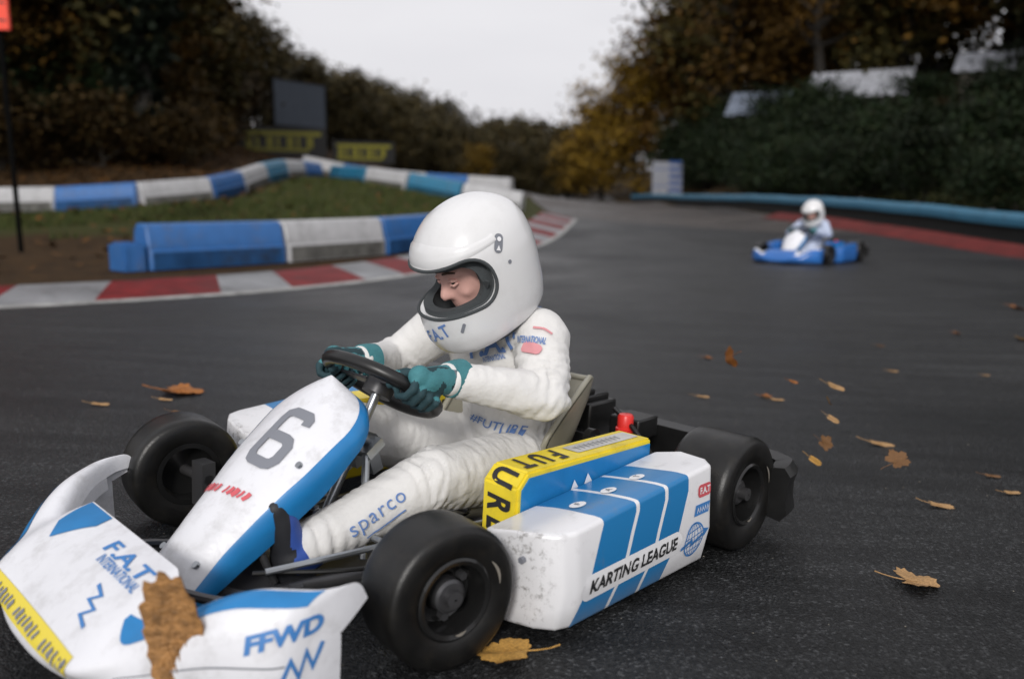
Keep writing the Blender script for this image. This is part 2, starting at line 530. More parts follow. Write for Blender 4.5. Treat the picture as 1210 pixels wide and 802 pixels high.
# racing-line rubber and dull patches that belong to the surface
st = N.new('ShaderNodeMapRange'); st.inputs['From Min'].default_value = .35; st.inputs['From Max'].default_value = .7; st.inputs['To Min'].default_value = .60; st.inputs['To Max'].default_value = 1.35
L.new(strk.outputs['Fac'], st.inputs['Value'])
pt = N.new('ShaderNodeMapRange'); pt.inputs['From Min'].default_value = .38; pt.inputs['From Max'].default_value = .64; pt.inputs['To Min'].default_value = .62; pt.inputs['To Max'].default_value = 1.25
L.new(big.outputs['Fac'], pt.inputs['Value'])
stone = N.new('ShaderNodeMapRange'); stone.inputs['From Min'].default_value = .80; stone.inputs['From Max'].default_value = .95; stone.inputs['To Max'].default_value = 2.2
vc = N.new('ShaderNodeSeparateColor'); L.new(vor.outputs['Color'], vc.inputs[0]); L.new(vc.outputs[0], stone.inputs['Value'])   # a few pale chippings in the mix
sk = math_node(N, L, 'MULTIPLY', st.outputs['Result'], pt.outputs['Result'])
sk = math_node(N, L, 'MULTIPLY', sk, math_node(N, L, 'ADD', stone.outputs['Result'], .85))
vm = N.new('ShaderNodeVectorMath'); vm.operation = 'SCALE'; L.new(mx.outputs['Result'], vm.inputs[0]); L.new(sk, vm.inputs['Scale'])
L.new(vm.outputs[0], B.inputs['Base Color'])
rr = N.new('ShaderNodeMapRange'); rr.inputs['From Min'].default_value = .35; rr.inputs['From Max'].default_value = .65; rr.inputs['To Min'].default_value = .30; rr.inputs['To Max'].default_value = .62
L.new(big.outputs['Fac'], rr.inputs['Value']); L.new(rr.outputs['Result'], B.inputs['Roughness'])
B.inputs['Specular IOR Level'].default_value = .30
bp = N.new('ShaderNodeBump'); bp.inputs['Strength'].default_value = .5; bp.inputs['Distance'].default_value = .007
L.new(vor.outputs['Distance'], bp.inputs['Height']); L.new(bp.outputs['Normal'], B.inputs['Normal'])
tag(trk.build('track', m), kind='structure')

# kerbs ---------------------------------------------------------------
M['kerb_red'] = mat('kerb_red_paint', (.155, .012, .013), .6, var=.3, vscale=5, dirt=(.04, .03, .028), dscale=3, damt=.7, spec=.15)
M['kerb_white'] = mat('kerb_white_paint', (.22, .225, .235), .6, var=.35, vscale=4, dirt=(.035, .035, .035), dscale=2.0, damt=1.0)
M['kerb_line'] = mat('white_line_paint', (.30, .30, .29), .6, var=.3, vscale=7, dirt=(.07, .065, .06), dscale=4, damt=.7)
M['kerb_faded'] = mat('kerb_faded_red_paint', (.13, .017, .015), .65, var=.35, vscale=3, dirt=(.05, .03, .022), dscale=2, damt=.6, spec=.15)
def kerb(name, line, width, rise, side, pattern, mats, lead=.10, dense=True):
    mb = MB()
    s, rows, cum = 0.0, [], [0.0]
    for i in range(1, len(line)):
        s += (line[i] - line[i - 1]).length; cum.append(s)
    prof = [(-.10, .004), (0, .018), (.02, .022), (width * .35, .03 + rise * .35), (width * .7, .03 + rise * .75), (width * .97, .03 + rise), (width, .03 + rise * .9), (width + .02, -.04)]
    for i, p in enumerate(line):
        t = (line[min(i + 1, len(line) - 1)] - line[max(i - 1, 0)]).normalized()
        nrm = Vector((-t.y, t.x, 0)) * side
        rows.append([(p.x + nrm.x * o + t.x * max(o, 0) * .5, p.y + nrm.y * o + t.y * max(o, 0) * .5, z + h(p.x + nrm.x * max(o, 0) + t.x * max(o, 0) * .5, p.y + nrm.y * max(o, 0) + t.y * max(o, 0) * .5)) for o, z in prof])
    def mf(i, j):
        if j < 1: return 2
        return pattern(cum[i])
    mb.grid(rows, mf=mf)
    return tag(mb.build(name, mats, smooth=True, angle=30), kind='structure')
kline = [p for p in spline([(x, y, 0) for y, x in LEFT[1:9]], 40)]
kerb('kerb', kline, .80, .07, 1, lambda s: 0 if (s % 1.75) < .92 + .12 * math.sin(s * 3.1) else 1, [M['kerb_red'], M['kerb_white'], M['kerb_line']])
rl = [Vector((7.75 if y > 12 else 7.75 + (12 - y) * .30, y, 0)) for y in np.linspace(3, 27.5, 110)]
kerb('kerb', rl, .50, .10, -1, lambda s: 0, [M['kerb_faded'], M['kerb_white'], M['kerb_faded']])

# barriers --------------------------------------------------------------
def barrier_mat(name, col):
    return mat(name, col, .45, var=.1, vscale=6, dirt=(.11, .105, .10), dscale=3.5, damt=.6)
M['bar_blue'] = barrier_mat('barrier_blue', (.025, .12, .34))
M['bar_teal'] = barrier_mat('barrier_teal_blue', (.02, .15, .26))
M['bar_white'] = barrier_mat('barrier_white', (.42, .42, .43))
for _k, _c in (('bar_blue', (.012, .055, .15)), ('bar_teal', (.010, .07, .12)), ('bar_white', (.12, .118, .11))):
    M[_k + '_low'] = mat(_k + '_shaded_grimy_lower_face', _c, .7, var=.35, vscale=3, dirt=(.022, .021, .018), dscale=2.2, damt=.95, spec=.2)  # shade of the lower faces put into a darker base colour, grime over it
M['rail_blue'] = mat('rail_blue_paint', (.05, .21, .34), .5, var=.2, vscale=2, dirt=(.03, .05, .07), dscale=2, damt=.6)
BL = 1.78
def barrier_profile_mesh(colm, length=BL, ht=.52):
    k = ht / .52
    prof = [(-.22, 0), (-.22, .20), (-.215, .215), (-.195, .225), (-.195, .255), (-.15, .47), (-.125, .505), (-.09, .52), (.09, .52), (.125, .505), (.15, .47), (.195, .255), (.22, .215), (.22, 0)]
    mb = MB()
    xs_ = [-length / 2, -length / 2 + .02, -length / 4, 0, length / 4, length / 2 - .02, length / 2]
    rows = []
    for i, x in enumerate(xs_):
        q = .93 if i in (0, len(xs_) - 1) else 1
        rows.append([(x, y * q, z * k * (q if z > .3 else 1)) for y, z in prof])
    mb.grid(rows)
    b = len(prof)
    mb.f.append(tuple(range(b))); mb.m.append(0)
    mb.f.append(tuple(range((len(xs_) - 1) * b, len(xs_) * b))[::-1]); mb.m.append(0)
    # darker panels and ribs on both lower faces, carrying painted-in shade and grime
    for sgn in (-1, 1):
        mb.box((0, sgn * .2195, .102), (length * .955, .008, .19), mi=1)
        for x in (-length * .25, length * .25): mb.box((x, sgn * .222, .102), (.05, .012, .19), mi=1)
    return mb
ORD = ['first', 'second', 'third', 'fourth', 'fifth', 'sixth', 'seventh', 'eighth', 'ninth', 'tenth', 'eleventh', 'twelfth', 'thirteenth', 'fourteenth']
_bar = {}
def barrier_run(path, cols, where, group, ht=.52, z_off=-.02):
    """march blocks of BL along a polyline; each block a thing of its own"""
    pts = [Vector((x, y, 0)) for x, y in path]
    pts = spline(pts, 30)
    cum = [0]
    for i in range(1, len(pts)): cum.append(cum[-1] + (pts[i] - pts[i - 1]).length)
    def at(s):
        for i in range(1, len(cum)):
            if s <= cum[i]:
                return pts[i - 1].lerp(pts[i], (s - cum[i - 1]) / max(1e-6, cum[i] - cum[i - 1]))
        return pts[-1] + (pts[-1] - pts[-2]).normalized() * (s - cum[-1])
    nb = int(cum[-1] / BL)
    for k in range(min(nb, len(cols))):
        a, b = at(k * BL), at((k + 1) * BL)
        za, zb = h(a.x, a.y), h(b.x, b.y)
        c = cols[k]
        key = (c, ht)
        if key not in _bar:
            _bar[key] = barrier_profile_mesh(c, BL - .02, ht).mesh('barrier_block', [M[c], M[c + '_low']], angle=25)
        o = link(D.objects.new('barrier_block', _bar[key]))
        mid = (a + b) / 2
        o.location = (mid.x, mid.y, (za + zb) / 2 + z_off)
        d = (b - a)
        o.rotation_euler = (0, -math.atan2(zb - za, d.length), math.atan2(d.y, d.x))
        cn = {'bar_blue': 'blue', 'bar_teal': 'teal blue', 'bar_white': 'dirty white'}[c]
        tag(o, '%s barrier block, %s from the left %s' % (cn, ORD[k], where), 'barrier', group)
b_, w_, t_ = 'bar_blue', 'bar_white', 'bar_teal'
barrier_run([(-4.22, 10.12), (-2.95, 11.5), (-1.85, 13.1), (-.95, 15.3), (-.45, 17.5)], [b_, w_, b_, w_], 'in the row behind the kerb', 'barrier blocks behind the kerb')
lug = MB(); lug.box((0, 0, .145), (.24, .40, .29)); lug.box((-.01, 0, .30), (.16, .30, .03)); lug.box((-.09, -.205, .145), (.03, .014, .22)); lug.box((.07, -.205, .145), (.03, .014, .22))
lo = lug.build('barrier_end_piece', M['bar_blue'])
lo.location = (-4.325, 10.01, h(-4.325, 10.01) - .02); lo.rotation_euler = (0, 0, R(46))
tag(lo, 'low blue end piece at the left end of the barrier behind the kerb', 'barrier')
barrier_run([(-15.0, 18.9), (-12.7, 19.6), (-10.6, 19.6), (-8.6, 19.3), (-7.3, 20.0), (-6.9, 22.0), (-6.7, 25.0), (-6.5, 28.5), (-6.2, 31.2)], [b_, w_, w_, b_, w_, b_, w_, t_, w_, b_, w_, w_],
    'in the run below the leafy bank', 'barrier blocks along the foot of the leafy bank')
barrier_run([(-6.0, 30.6), (-4.9, 28.2), (-3.4, 26.6), (-1.6, 25.6), (.6, 24.9)], [t_, t_, w_, t_, w_, w_], 'in the nearer row on the rise', 'barrier blocks in the nearer row on the rise')
barrier_run([(-8.4, 36.2), (-6.0, 35.6), (-3.0, 34.6), (.6, 33.0)], [w_, b_, w_, b_, w_], 'in the farther row on the rise', 'barrier blocks in the farther row on the rise', ht=.58)

# blue rail barrier on the right: painted top band on dark posts and tyres
rp = [Vector((8.75 if y > 12 else 8.75 + (12 - y) * .30, y, 0)) for y in np.linspace(3, 66, 120)]
rz_pts = [(y, h(8.75, y)) for y in (3, 10, 14, 19, 25, 33, 44, 56, 66)]
root = empty('rail_barrier', (8.75, 14, h(8.75, 14)))
tag(root, 'long blue topped rail barrier following the right edge of the track', 'barrier')
root_inv = Matrix.Translation(-Vector(root.location))
band, skirt, posts = MB(), MB(), MB()
rows, rows2 = [], []
for i, p in enumerate(rp):
    z = interp(rz_pts, p.y) + .006 * math.sin(i * .9) + .005 * math.sin(i * .37)
    q = root_inv @ Vector((p.x, p.y, z))
    rows.append([q + Vector((dx, 0, dz)) for dx, dz in ((0, .32), (-.035, .33), (-.04, .38), (-.05, .43), (-.04, .49), (-.01, .545), (.06, .56), (.14, .54), (.16, .44), (.15, .33))])
    rows2.append([q + Vector((dx, 0, dz)) for dx, dz in ((.05, -.05), (.04, .34), (.12, .34), (.13, -.05))])
band.grid(rows, cv=True); skirt.grid(rows2, cv=True)
band.build('rail', M['rail_blue'], root); skirt.build('skirt', mat('dark_rubber_skirt', (.012, .012, .012), .85, var=.4, vscale=8), root)
for i in range(2, 118, 6):
    p = rp[i]; q = root_inv @ Vector((p.x + .20, p.y, h(p.x, p.y)))
    pb = MB(); pb.box(q + Vector((0, 0, .27)), (.09, .09, .62)); pb.build('post', M['dark_steel'], root)

# grass blades and fallen leaves on the verge and the bank --------------------------------
rnd = random.Random(3)
gb = MB()
pts = []
while len(pts) < 16000:
    x, y = rnd.uniform(-12, 0.5), rnd.uniform(13.5, 30)
    if x > interp([(13, -2.0), (18, -.8), (25, 0.2), (31, -5)], y) or x < interp([(13, -14), (18, -13), (20, -8), (21, -6.2), (31, -6)], y): continue
    if noise.noise(Vector((x * .5, y * .5, 0))) + (y - 15.2) * .45 < 0: continue
    pts.append((x, y))
hz = heights([p[0] for p in pts], [p[1] for p in pts])
for (x, y), z in zip(pts, hz):
    a = rnd.uniform(0, 2 * PI); l = rnd.uniform(.04, .11); w = rnd.uniform(.008, .018); ln = rnd.uniform(-.05, .05), rnd.uniform(-.05, .05)
    c, s_ = math.cos(a) * w, math.sin(a) * w
    gb.add([(x - c, y - s_, z - .03), (x + c, y + s_, z - .03), (x + ln[0], y + ln[1], z + l)], [(0, 1, 2)])
M['grass'] = leaf_mat('grass_blades', [(.02, .032, .006), (.04, .055, .012), (.07, .07, .02)])
tag(gb.build('grass', M['grass'], smooth=False, fix=False), kind='stuff')
lb = MB()
pts = []
while len(pts) < 16000:
    x, y = rnd.uniform(-26, 1), rnd.uniform(9, 46)
    if y < 30 and x > interp([(9, -5.4), (13, -2.8), (18, -1.2), (25, -.2), (31, 0)], y): continue
    if y > 30 and x > -1: continue
    dens = .18 if y < 19 or (y < 31 and x > -6) else 1
    if rnd.random() > dens: continue
    pts.append((x, y))
hz = heights([p[0] for p in pts], [p[1] for p in pts])
def leaf_quad(mb, x, y, z, s, rnd, flat=.5):
    a = rnd.uniform(0, 2 * PI)
    u = Vector((math.cos(a), math.sin(a), rnd.uniform(-flat, flat))).normalized() * s
    v = Vector((-math.sin(a), math.cos(a), rnd.uniform(-flat, flat))).normalized() * s * .7
    c = Vector((x, y, z))
    mb.add([c - u, c + v * .8, c + u, c - v], [(0, 1, 2, 3)])
for (x, y), z in zip(pts, hz): leaf_quad(lb, x, y, z + rnd.uniform(0, .06), rnd.uniform(.05, .11), rnd)
M['litter'] = leaf_mat('leaf_litter', [(.035, .018, .006), (.085, .040, .010), (.14, .06, .012), (.06, .03, .01)])
tag(lb.build('leaf_litter', M['litter'], smooth=False, fix=False), kind='stuff')

# ------------------------------------------------------------------ trees
M['bark'] = mat('bark', (.016, .013, .010), .9, var=.4, vscale=6, bump=.8, bscale=9)
M['leaf_brown'] = leaf_mat('brown_leaves', [(0.0442, 0.0255, 0.0068), (0.085, 0.0459, 0.0085), (0.136, 0.068, 0.0102), (0.0578, 0.0357, 0.0085)])
M['leaf_brush'] = leaf_mat('russet_undergrowth_leaves', [(.022, .016, .006), (.045, .027, .008), (.075, .042, .009), (.026, .022, .008)])
M['leaf_olive'] = leaf_mat('olive_leaves', [(0.0248, 0.0248, 0.0093), (0.0496, 0.0434, 0.0124), (0.0853, 0.062, 0.0155), (0.0341, 0.0341, 0.0109)])
M['leaf_ochre'] = leaf_mat('ochre_leaves', [(0.0935, 0.0572, 0.0077), (0.165, 0.0968, 0.0088), (0.22, 0.132, 0.0132), (0.11, 0.066, 0.0088)])
M['leaf_green'] = leaf_mat('dark_green_leaves', [(0.0054, 0.0121, 0.0041), (0.0095, 0.0203, 0.0068), (0.0175, 0.0297, 0.0095), (0.0162, 0.0175, 0.0054)])
M['leaf_ever'] = leaf_mat('evergreen_leaves', [(.004, .007, .004), (.007, .012, .006), (.012, .018, .008)])
M['leaf_far'] = leaf_mat('far_brown_leaves', [(0.033, 0.0285, 0.015), (0.051, 0.0435, 0.0195), (0.0825, 0.057, 0.018), (0.039, 0.036, 0.0165)])

def tree_proto(kind, seed, H, cr, base, nl, ls, lm, shape='round', density=1.0):
    """trunk with limbs and twigs, crown of many leaf faces in clumps around the twigs (unit: metres, base at 0)"""
    r = random.Random(seed)
    tk, cw = MB(), MB()
    lean = Vector((r.uniform(-.05, .05), r.uniform(-.05, .05), 0))
    path = [Vector((0, 0, -.4))]
    for i in range(1, 9):
        t = i / 8
        path.append(Vector((lean.x * H * t + r.uniform(-.06, .06) * H * .2, lean.y * H * t + r.uniform(-.06, .06) * H * .2, H * .96 * t)))
    rad = [max(.012, H * .022 * (1 - .9 * i / 8) + (.05 if i == 0 else 0)) for i in range(9)]
    tk.tube(path, rad, 8)
    tips = []
    nl_ = 26 if shape != 'bush' else 20
    for k in range(nl_):
        t = lerp(base / H, .97, (k + r.random()) / nl_)
        i = min(7, int(t * 8)); p0 = path[i].lerp(path[i + 1], t * 8 - i)
        u = (t - base / H) / (1 - base / H)
        if shape == 'round': L_ = cr * (.35 + .75 * math.sin(PI * min(1, .16 + .80 * u)))
        elif shape == 'cone': L_ = cr * (.50 + .65 * sm(.62, .9, u) - .5 * sm(.93, 1, u))
        else: L_ = cr * (1.0 - .5 * u)
        L_ *= r.uniform(.65, 1.15)
        a = k * 2.4 + r.uniform(-.5, .5)
        up = r.uniform(.15, .7) if shape == 'round' else r.uniform(-.15, .3) if shape == 'cone' else r.uniform(.2, .9)
        dirv = Vector((math.cos(a), math.sin(a), up)).normalized()
        pts = [p0]
        for q in range(1, 5):
            pts.append(p0 + dirv * L_ * q / 4 + Vector((r.uniform(-1, 1), r.uniform(-1, 1), r.uniform(-.6, .8))) * L_ * .07 * q / 2)
        r0 = rad[i] * .5
        tk.tube(pts, [max(.006, r0 * (1 - q / 4.4)) for q in range(5)], 5, caps=False)
        for q in (2, 3, 4):
            for s_ in range(3 if q > 2 else 2):
                e2 = pts[q] + Vector((r.uniform(-1, 1), r.uniform(-1, 1), r.uniform(-.5, 1))) * L_ * .32
                tk.tube([pts[q], pts[q].lerp(e2, .5) + Vector((0, 0, r.uniform(-.05, .05) * L_)), e2], [max(.005, r0 * .28), .008, .003], 4, caps=False)
                tips.append((e2, L_)); tips.append((pts[q].lerp(e2, .5), L_))
        tips.append((pts[4], L_))
    r.shuffle(tips)
    keep = tips[:max(8, int(len(tips) * density))]
    wts = [r.uniform(.3, 1.7) for _ in keep]
    tot = sum(wts)
    for (c, L_), w in zip(keep, wts):
        n_ = int(nl * w / tot)
        sg = (.10 + .14 * r.random()) * cr
        for _ in range(n_):
            p = c + Vector((r.gauss(0, sg), r.gauss(0, sg), r.gauss(0, sg * .75)))
            if p.z < .05: continue
            leaf_quad(cw, p.x, p.y, p.z, ls * r.uniform(.6, 1.3), r, flat=1.2)
    tme = tk.mesh('trunk', [M['bark']]); cme = cw.mesh('crown', [M[lm]], smooth=False)
    return tme, cme
protos = {
    'brown': [tree_proto('b', 11 + i, 12, 3.7, 1.2, 8500, .19, 'leaf_brown') for i in range(3)],
    'olive': [tree_proto('o', 31 + i, 12, 3.6, 1.0, 8500, .19, 'leaf_olive') for i in range(3)],
    'thin': [tree_proto('t', 41 + i, 12, 3.0, 3.5, 1700, .12, 'leaf_brown', density=.7) for i in range(2)],
    'ochre': [tree_proto('y', 51 + i, 9, 3.2, .6, 7000, .15, 'leaf_ochre') for i in range(2)],
    'ever': [tree_proto('e', 61, 12, 1.05, .3, 12000, .16, 'leaf_ever', 'cone')],
    'bush': [tree_proto('h', 71 + i, 3.6, 2.0, .1, 4200, .10, 'leaf_green', 'bush') for i in range(3)],
    'brush': [tree_proto('u', 91 + i, 3.6, 2.2, .05, 4600, .13, 'leaf_brush', 'bush') for i in range(2)],
    'far': [tree_proto('f', 81 + i, 10, 3.7, .4, 6000, .24, 'leaf_far') for i in range(3)],
}
trnd = random.Random(19)
def tree(kind, x, y, H, label, group, name='tree', wide=1.0, k=None, sink=.1):
    ps = protos[kind]; tme, cme = ps[trnd.randrange(len(ps)) if k is None else k]
    base = {'brown': 12, 'olive': 12, 'thin': 12, 'ochre': 9, 'ever': 12, 'bush': 3.6, 'brush': 3.6, 'far': 10}[kind]
    t = empty(name, (x, y, h(x, y) - sink), trnd.uniform(0, 2 * PI))
    s = H / base
    t.scale = (s * wide, s * wide, s)
    tag(t, label, 'tree' if name != 'shrub' else 'shrub', group)
    for nm, me in (('trunk', tme), ('crown', cme)):
        o = link(D.objects.new(nm, me)); o.parent = t
    return t

# left wood on the bank
LW = ('tall brown autumn tree in the dark wood on the left bank', 'brown trees in the wood on the left bank')
LO = ('olive leaved tree in the dark wood on the left bank', 'olive trees in the wood on the left bank')
for (x, y, H, kd) in [(-19, 27, 13, 'brown'), (-14.5, 29.5, 12, 'olive'), (-22, 33, 15, 'olive'), (-17, 34, 14, 'brown'), (-26, 29, 15, 'olive'), (-28, 38, 16, 'brown'),
                      (-20.5, 40, 14, 'olive'), (-24, 46, 14, 'brown'), (-16.2, 39, 9.5, 'brown'), (-30, 46, 16, 'olive'), (-34, 36, 16, 'brown'), (-13.2, 34.5, 7.5, 'olive'),
                      (-18, 24, 10, 'olive'), (-23, 24, 12, 'brown'), (-16.5, 31, 9, 'brown'), (-20, 31, 11, 'olive'), (-25, 34, 13, 'brown'), (-21, 36.5, 12, 'brown'), (-27, 25, 12, 'olive'), (-14.8, 33, 6.5, 'brown'), (-13.5, 38.5, 6.0, 'olive'), (-19.5, 29, 8, 'brown'), (-15.8, 27.5, 6.5, 'brown'), (-17.8, 44, 8.5, 'olive'), (-22, 21, 10, 'brown'), (-15.5, 45, 7.2, 'brown'), (-19, 51, 8.5, 'olive'), (-12.6, 31.5, 5.0, 'brown')]:
    lab = LW if kd == 'brown' else LO
    tree(kd, x, y, H, lab[0], lab[1], wide=1.15)
tree('ochre', -13.6, 36.5, 6.4, 'orange ochre tree on the left bank beside the dark ivy clad tree', None, k=1)
tree('ever', -11.0, 27.5, 15.5, 'dark ivy clad evergreen standing out against the sky on the left bank', None, wide=.85, k=0)
for (x, y, H) in [(-15.5, 25, 3.0), (-12.5, 28.5, 2.2), (-18.5, 22.5, 3.4), (-13.5, 26.2, 1.6), (-17, 23, 2.2), (-20.5, 22, 3.2), (-15, 28, 2.8), (-12.6, 33, 2.2)]:
    tree('bush', x, y, H, 'dark undergrowth shrub at the foot of the wood on the left bank', 'undergrowth shrubs on the left bank', 'shrub', wide=1.2)
for (x, y, H) in [(-9.8, 27, 1.5), (-11.5, 25.5, 1.9), (-13.5, 24, 2.0), (-16, 24, 2.2), (-18.5, 25.5, 2.8), (-10.2, 30, 1.5), (-11.8, 30.5, 2.4), (-14, 30, 3.0), (-16.5, 28, 3.2), (-12, 36, 2.6), (-14.5, 36, 3.2),
                  (-17.5, 32, 3.4), (-20.5, 28, 3.4), (-13.0, 40, 3.0), (-16.5, 41, 3.6), (-22, 25, 3.0), (-19.5, 24, 2.4)]:
    tree('brush', x, y, H, 'russet brown undergrowth shrub on the leafy bank', 'russet undergrowth on the left bank', 'shrub', wide=1.3)
# far wood closing the view
FW = ('hazy brown tree in the far wood that closes the view beyond the track', 'trees in the far wood beyond the track')
for i, (x, y, H) in enumerate([(-21, 88, 9.5), (-18, 95, 10.2), (-15, 86, 8.7), (-12.6, 92, 9.6), (-10, 88, 9.0), (-8, 96, 9.6), (-13, 80, 7.4), (-9, 80, 6.4), (-4.4, 94, 7.6), (-6, 86, 7.0), (-1.5, 90, 7.2),
                              (-2.4, 100, 8.8), (.8, 96, 8.6), (3.6, 98, 8.2), (6.2, 96, 7.2), (-.3, 84, 5.0), (2.6, 86, 5.4), (5.4, 88, 5.6), (-24, 78, 9), (-18, 76, 8), (8.5, 104, 8), (12, 110, 9), (-13, 60, 5.2), (-10.8, 62, 5.4), (-16, 57, 6.5), (-8.6, 66, 5.2), (-19, 62, 7), (-12, 68, 6.2), (-6.2, 74, 5)]):
    tree('far', x, y, H, FW[0], FW[1], wide=1.05)
tree('ochre', -3.2, 82, 4.4, 'small ochre bush like tree at the left of the far track end', None, k=0)
tree('ochre', 7.6, 77, 9.0, 'tall bright ochre tree at the far end of the blue rail', None, k=0, wide=1.1)
tree('ochre', 10.2, 74, 11.0, 'broad golden tree behind the white notice board', None, k=1, wide=.9)
tree('ochre', 5.6, 80, 5.4, 'low golden tree directly beyond the crest of the track', None, k=1, wide=.9)
# right hill
RW = ('tall brown autumn tree on the hill above the blue rail', 'brown trees on the right hill')
RO = ('dark olive tree on the hill above the blue rail', 'olive trees on the right hill')
for (x, y, H, kd) in [(13.5, 72, 13, 'brown'), (15.8, 66, 15, 'olive'), (17, 74, 15, 'brown'), (18.5, 60, 15, 'brown'), (21, 68, 16, 'olive'), (22, 55, 16, 'brown'), (21.5, 50.5, 13, 'olive'),
                      (25, 60, 16, 'brown'), (26, 47, 16, 'brown'), (25.5, 41.5, 14, 'olive'), (29, 54, 17, 'olive'), (30, 43, 16, 'brown'), (27, 36, 15, 'olive'), (33, 48, 17, 'brown'),
                      (31, 33, 15, 'brown'), (24.5, 31, 13, 'olive'), (28, 27, 14, 'brown'), (22, 25, 12, 'olive'), (36, 38, 17, 'olive'), (19, 80, 15, 'brown'), (14.8, 84, 11, 'olive'), (21, 58, 15, 'brown'), (23, 51, 15, 'brown'), (27.5, 42, 16, 'brown'), (30, 37, 16, 'brown'), (25, 35.5, 14, 'brown'), (33, 41, 17, 'brown'), (27, 31, 14, 'brown'), (34, 33, 16, 'olive'), (24, 66, 16, 'brown'), (28, 62, 17, 'olive'), (26, 23, 12, 'brown'), (30, 25, 14, 'olive')]:
    lab = RW if kd == 'brown' else RO
    tree(kd, x, y, H, lab[0], lab[1], wide=1.15)
tree('thin', 14.6, 62, 15.5, 'thin half bare tree at the edge of the sky on the right hill', None, k=0, wide=.9)
tree('thin', 17.6, 52, 17, 'tall thin tree with sparse leaves above the hedge on the right hill', None, k=1, wide=.9)
HG = ('dark green bush in the hedge behind the blue rail', 'bushes in the hedge behind the blue rail')
for y in np.arange(13, 70, 2.6):
    for k in range(2):
        x = 10.7 + k * 2.4 + 2.4 * sm(40, 46, y) + trnd.uniform(-.3, .3) + (12 - min(12, y)) * .3
        tree('bush', x, y + trnd.uniform(-.8, .8), trnd.uniform(.85, 1.12) * (interp([(13, 1.45), (20, 1.7), (35, 2.3), (50, 3.1), (70, 4.2)], y)) * (1.0 if k == 0 else 1.12), HG[0], HG[1], 'shrub', wide=1.2)
for (x, y, H) in [(17.5, 22, 2.6), (18.0, 27, 2.8), (17.2, 32, 2.6), (19.5, 30, 2.8), (17, 38, 2.8), (16.5, 44, 2.6), (21.5, 22, 2.4), (20, 35, 2.4)]:
    tree('bush', x, y, H, 'dark shrub on the slope above the hedge', 'shrubs on the slope above the hedge', 'shrub', wide=1.3)

# cabins whose pale roofs show through the trees on the hill
M['roof_pale'] = mat('pale_sheet_roof', (.40, .41, .45), .5, var=.15, vscale=3, dirt=(.12, .12, .12), dscale=1.5, damt=.6)
M['roof_blue'] = mat('blue_grey_sheet_roof', (.18, .21, .27), .5, var=.15, vscale=3)
M['cabin_wall'] = mat('cabin_wall', (.10, .085, .07), .8, var=.3, vscale=4)
M['window_dark'] = mat('dark_window', (.01, .012, .015), .1)
def cabin(x, y, rz, w, d_, hw, hr, roofm, label):
    t = empty('cabin', (x, y, h(x, y)), rz)
    tag(t, label, 'cabin', 'pale roofed cabins on the right hill')
    wb = MB(); wb.box((0, 0, hw / 2 - .6), (w, d_, hw + 1.2)); 
    wb.add([(-w / 2, -d_ / 2, hw), (-w / 2, d_ / 2, hw), (-w / 2, 0, hw + hr * .96)], [(0, 1, 2)]); wb.add([(w / 2, -d_ / 2, hw), (w / 2, d_ / 2, hw), (w / 2, 0, hw + hr * .96)], [(0, 2, 1)])
    wb.build('wall', M['cabin_wall'], t, smooth=False)
    rb = MB()
    for sgn in (-1, 1):
        n_ = 14
        for k in range(n_):
            x0 = -w / 2 - .25 + (w + .5) * k / n_; x1 = x0 + (w + .5) / n_
            for xa, xb, dz in ((x0, lerp(x0, x1, .8), 0), (lerp(x0, x1, .8), x1, .035)):
                e_, r_ = hw - .12, hw + hr
                rb.add([(xa, sgn * (d_ / 2 + .3), e_ + dz), (xb, sgn * (d_ / 2 + .3), e_ + dz), (xb, 0, r_ + dz), (xa, 0, r_ + dz), (xa, sgn * (d_ / 2 + .3), e_ + dz + .05), (xb, sgn * (d_ / 2 + .3), e_ + dz + .05), (xb, 0, r_ + dz + .05), (xa, 0, r_ + dz + .05)],
                       [(0, 1, 2, 3), (4, 5, 6, 7), (0, 1, 5, 4), (1, 2, 6, 5), (2, 3, 7, 6), (3, 0, 4, 7)])
    rb.build('roof', roofm, t, smooth=False)
    for sgn in (-1, 1):
        for k in (-.28, .28):
            fb = MB(); fb.box((k * w, sgn * (d_ / 2 + .02), hw * .55), (.9, .05, .8)); fb.build('window', M['window_dark'], t, smooth=False)
cabin(17.3, 56, R(155), 7.0, 4.2, 1.7, 1.4, M['roof_blue'], 'cabin with a blue grey sheet roof behind the hedge on the hill')
cabin(18.7, 49.0, R(152), 4.6, 4.0, 1.6, 1.4, M['roof_pale'], 'cabin with a pale grey pitched roof showing just above the hedge')
cabin(22.6, 39.0, R(150), 6.2, 4.4, .3, .9, M['roof_pale'], 'cabin with a long white roof highest up the wooded slope on the right')

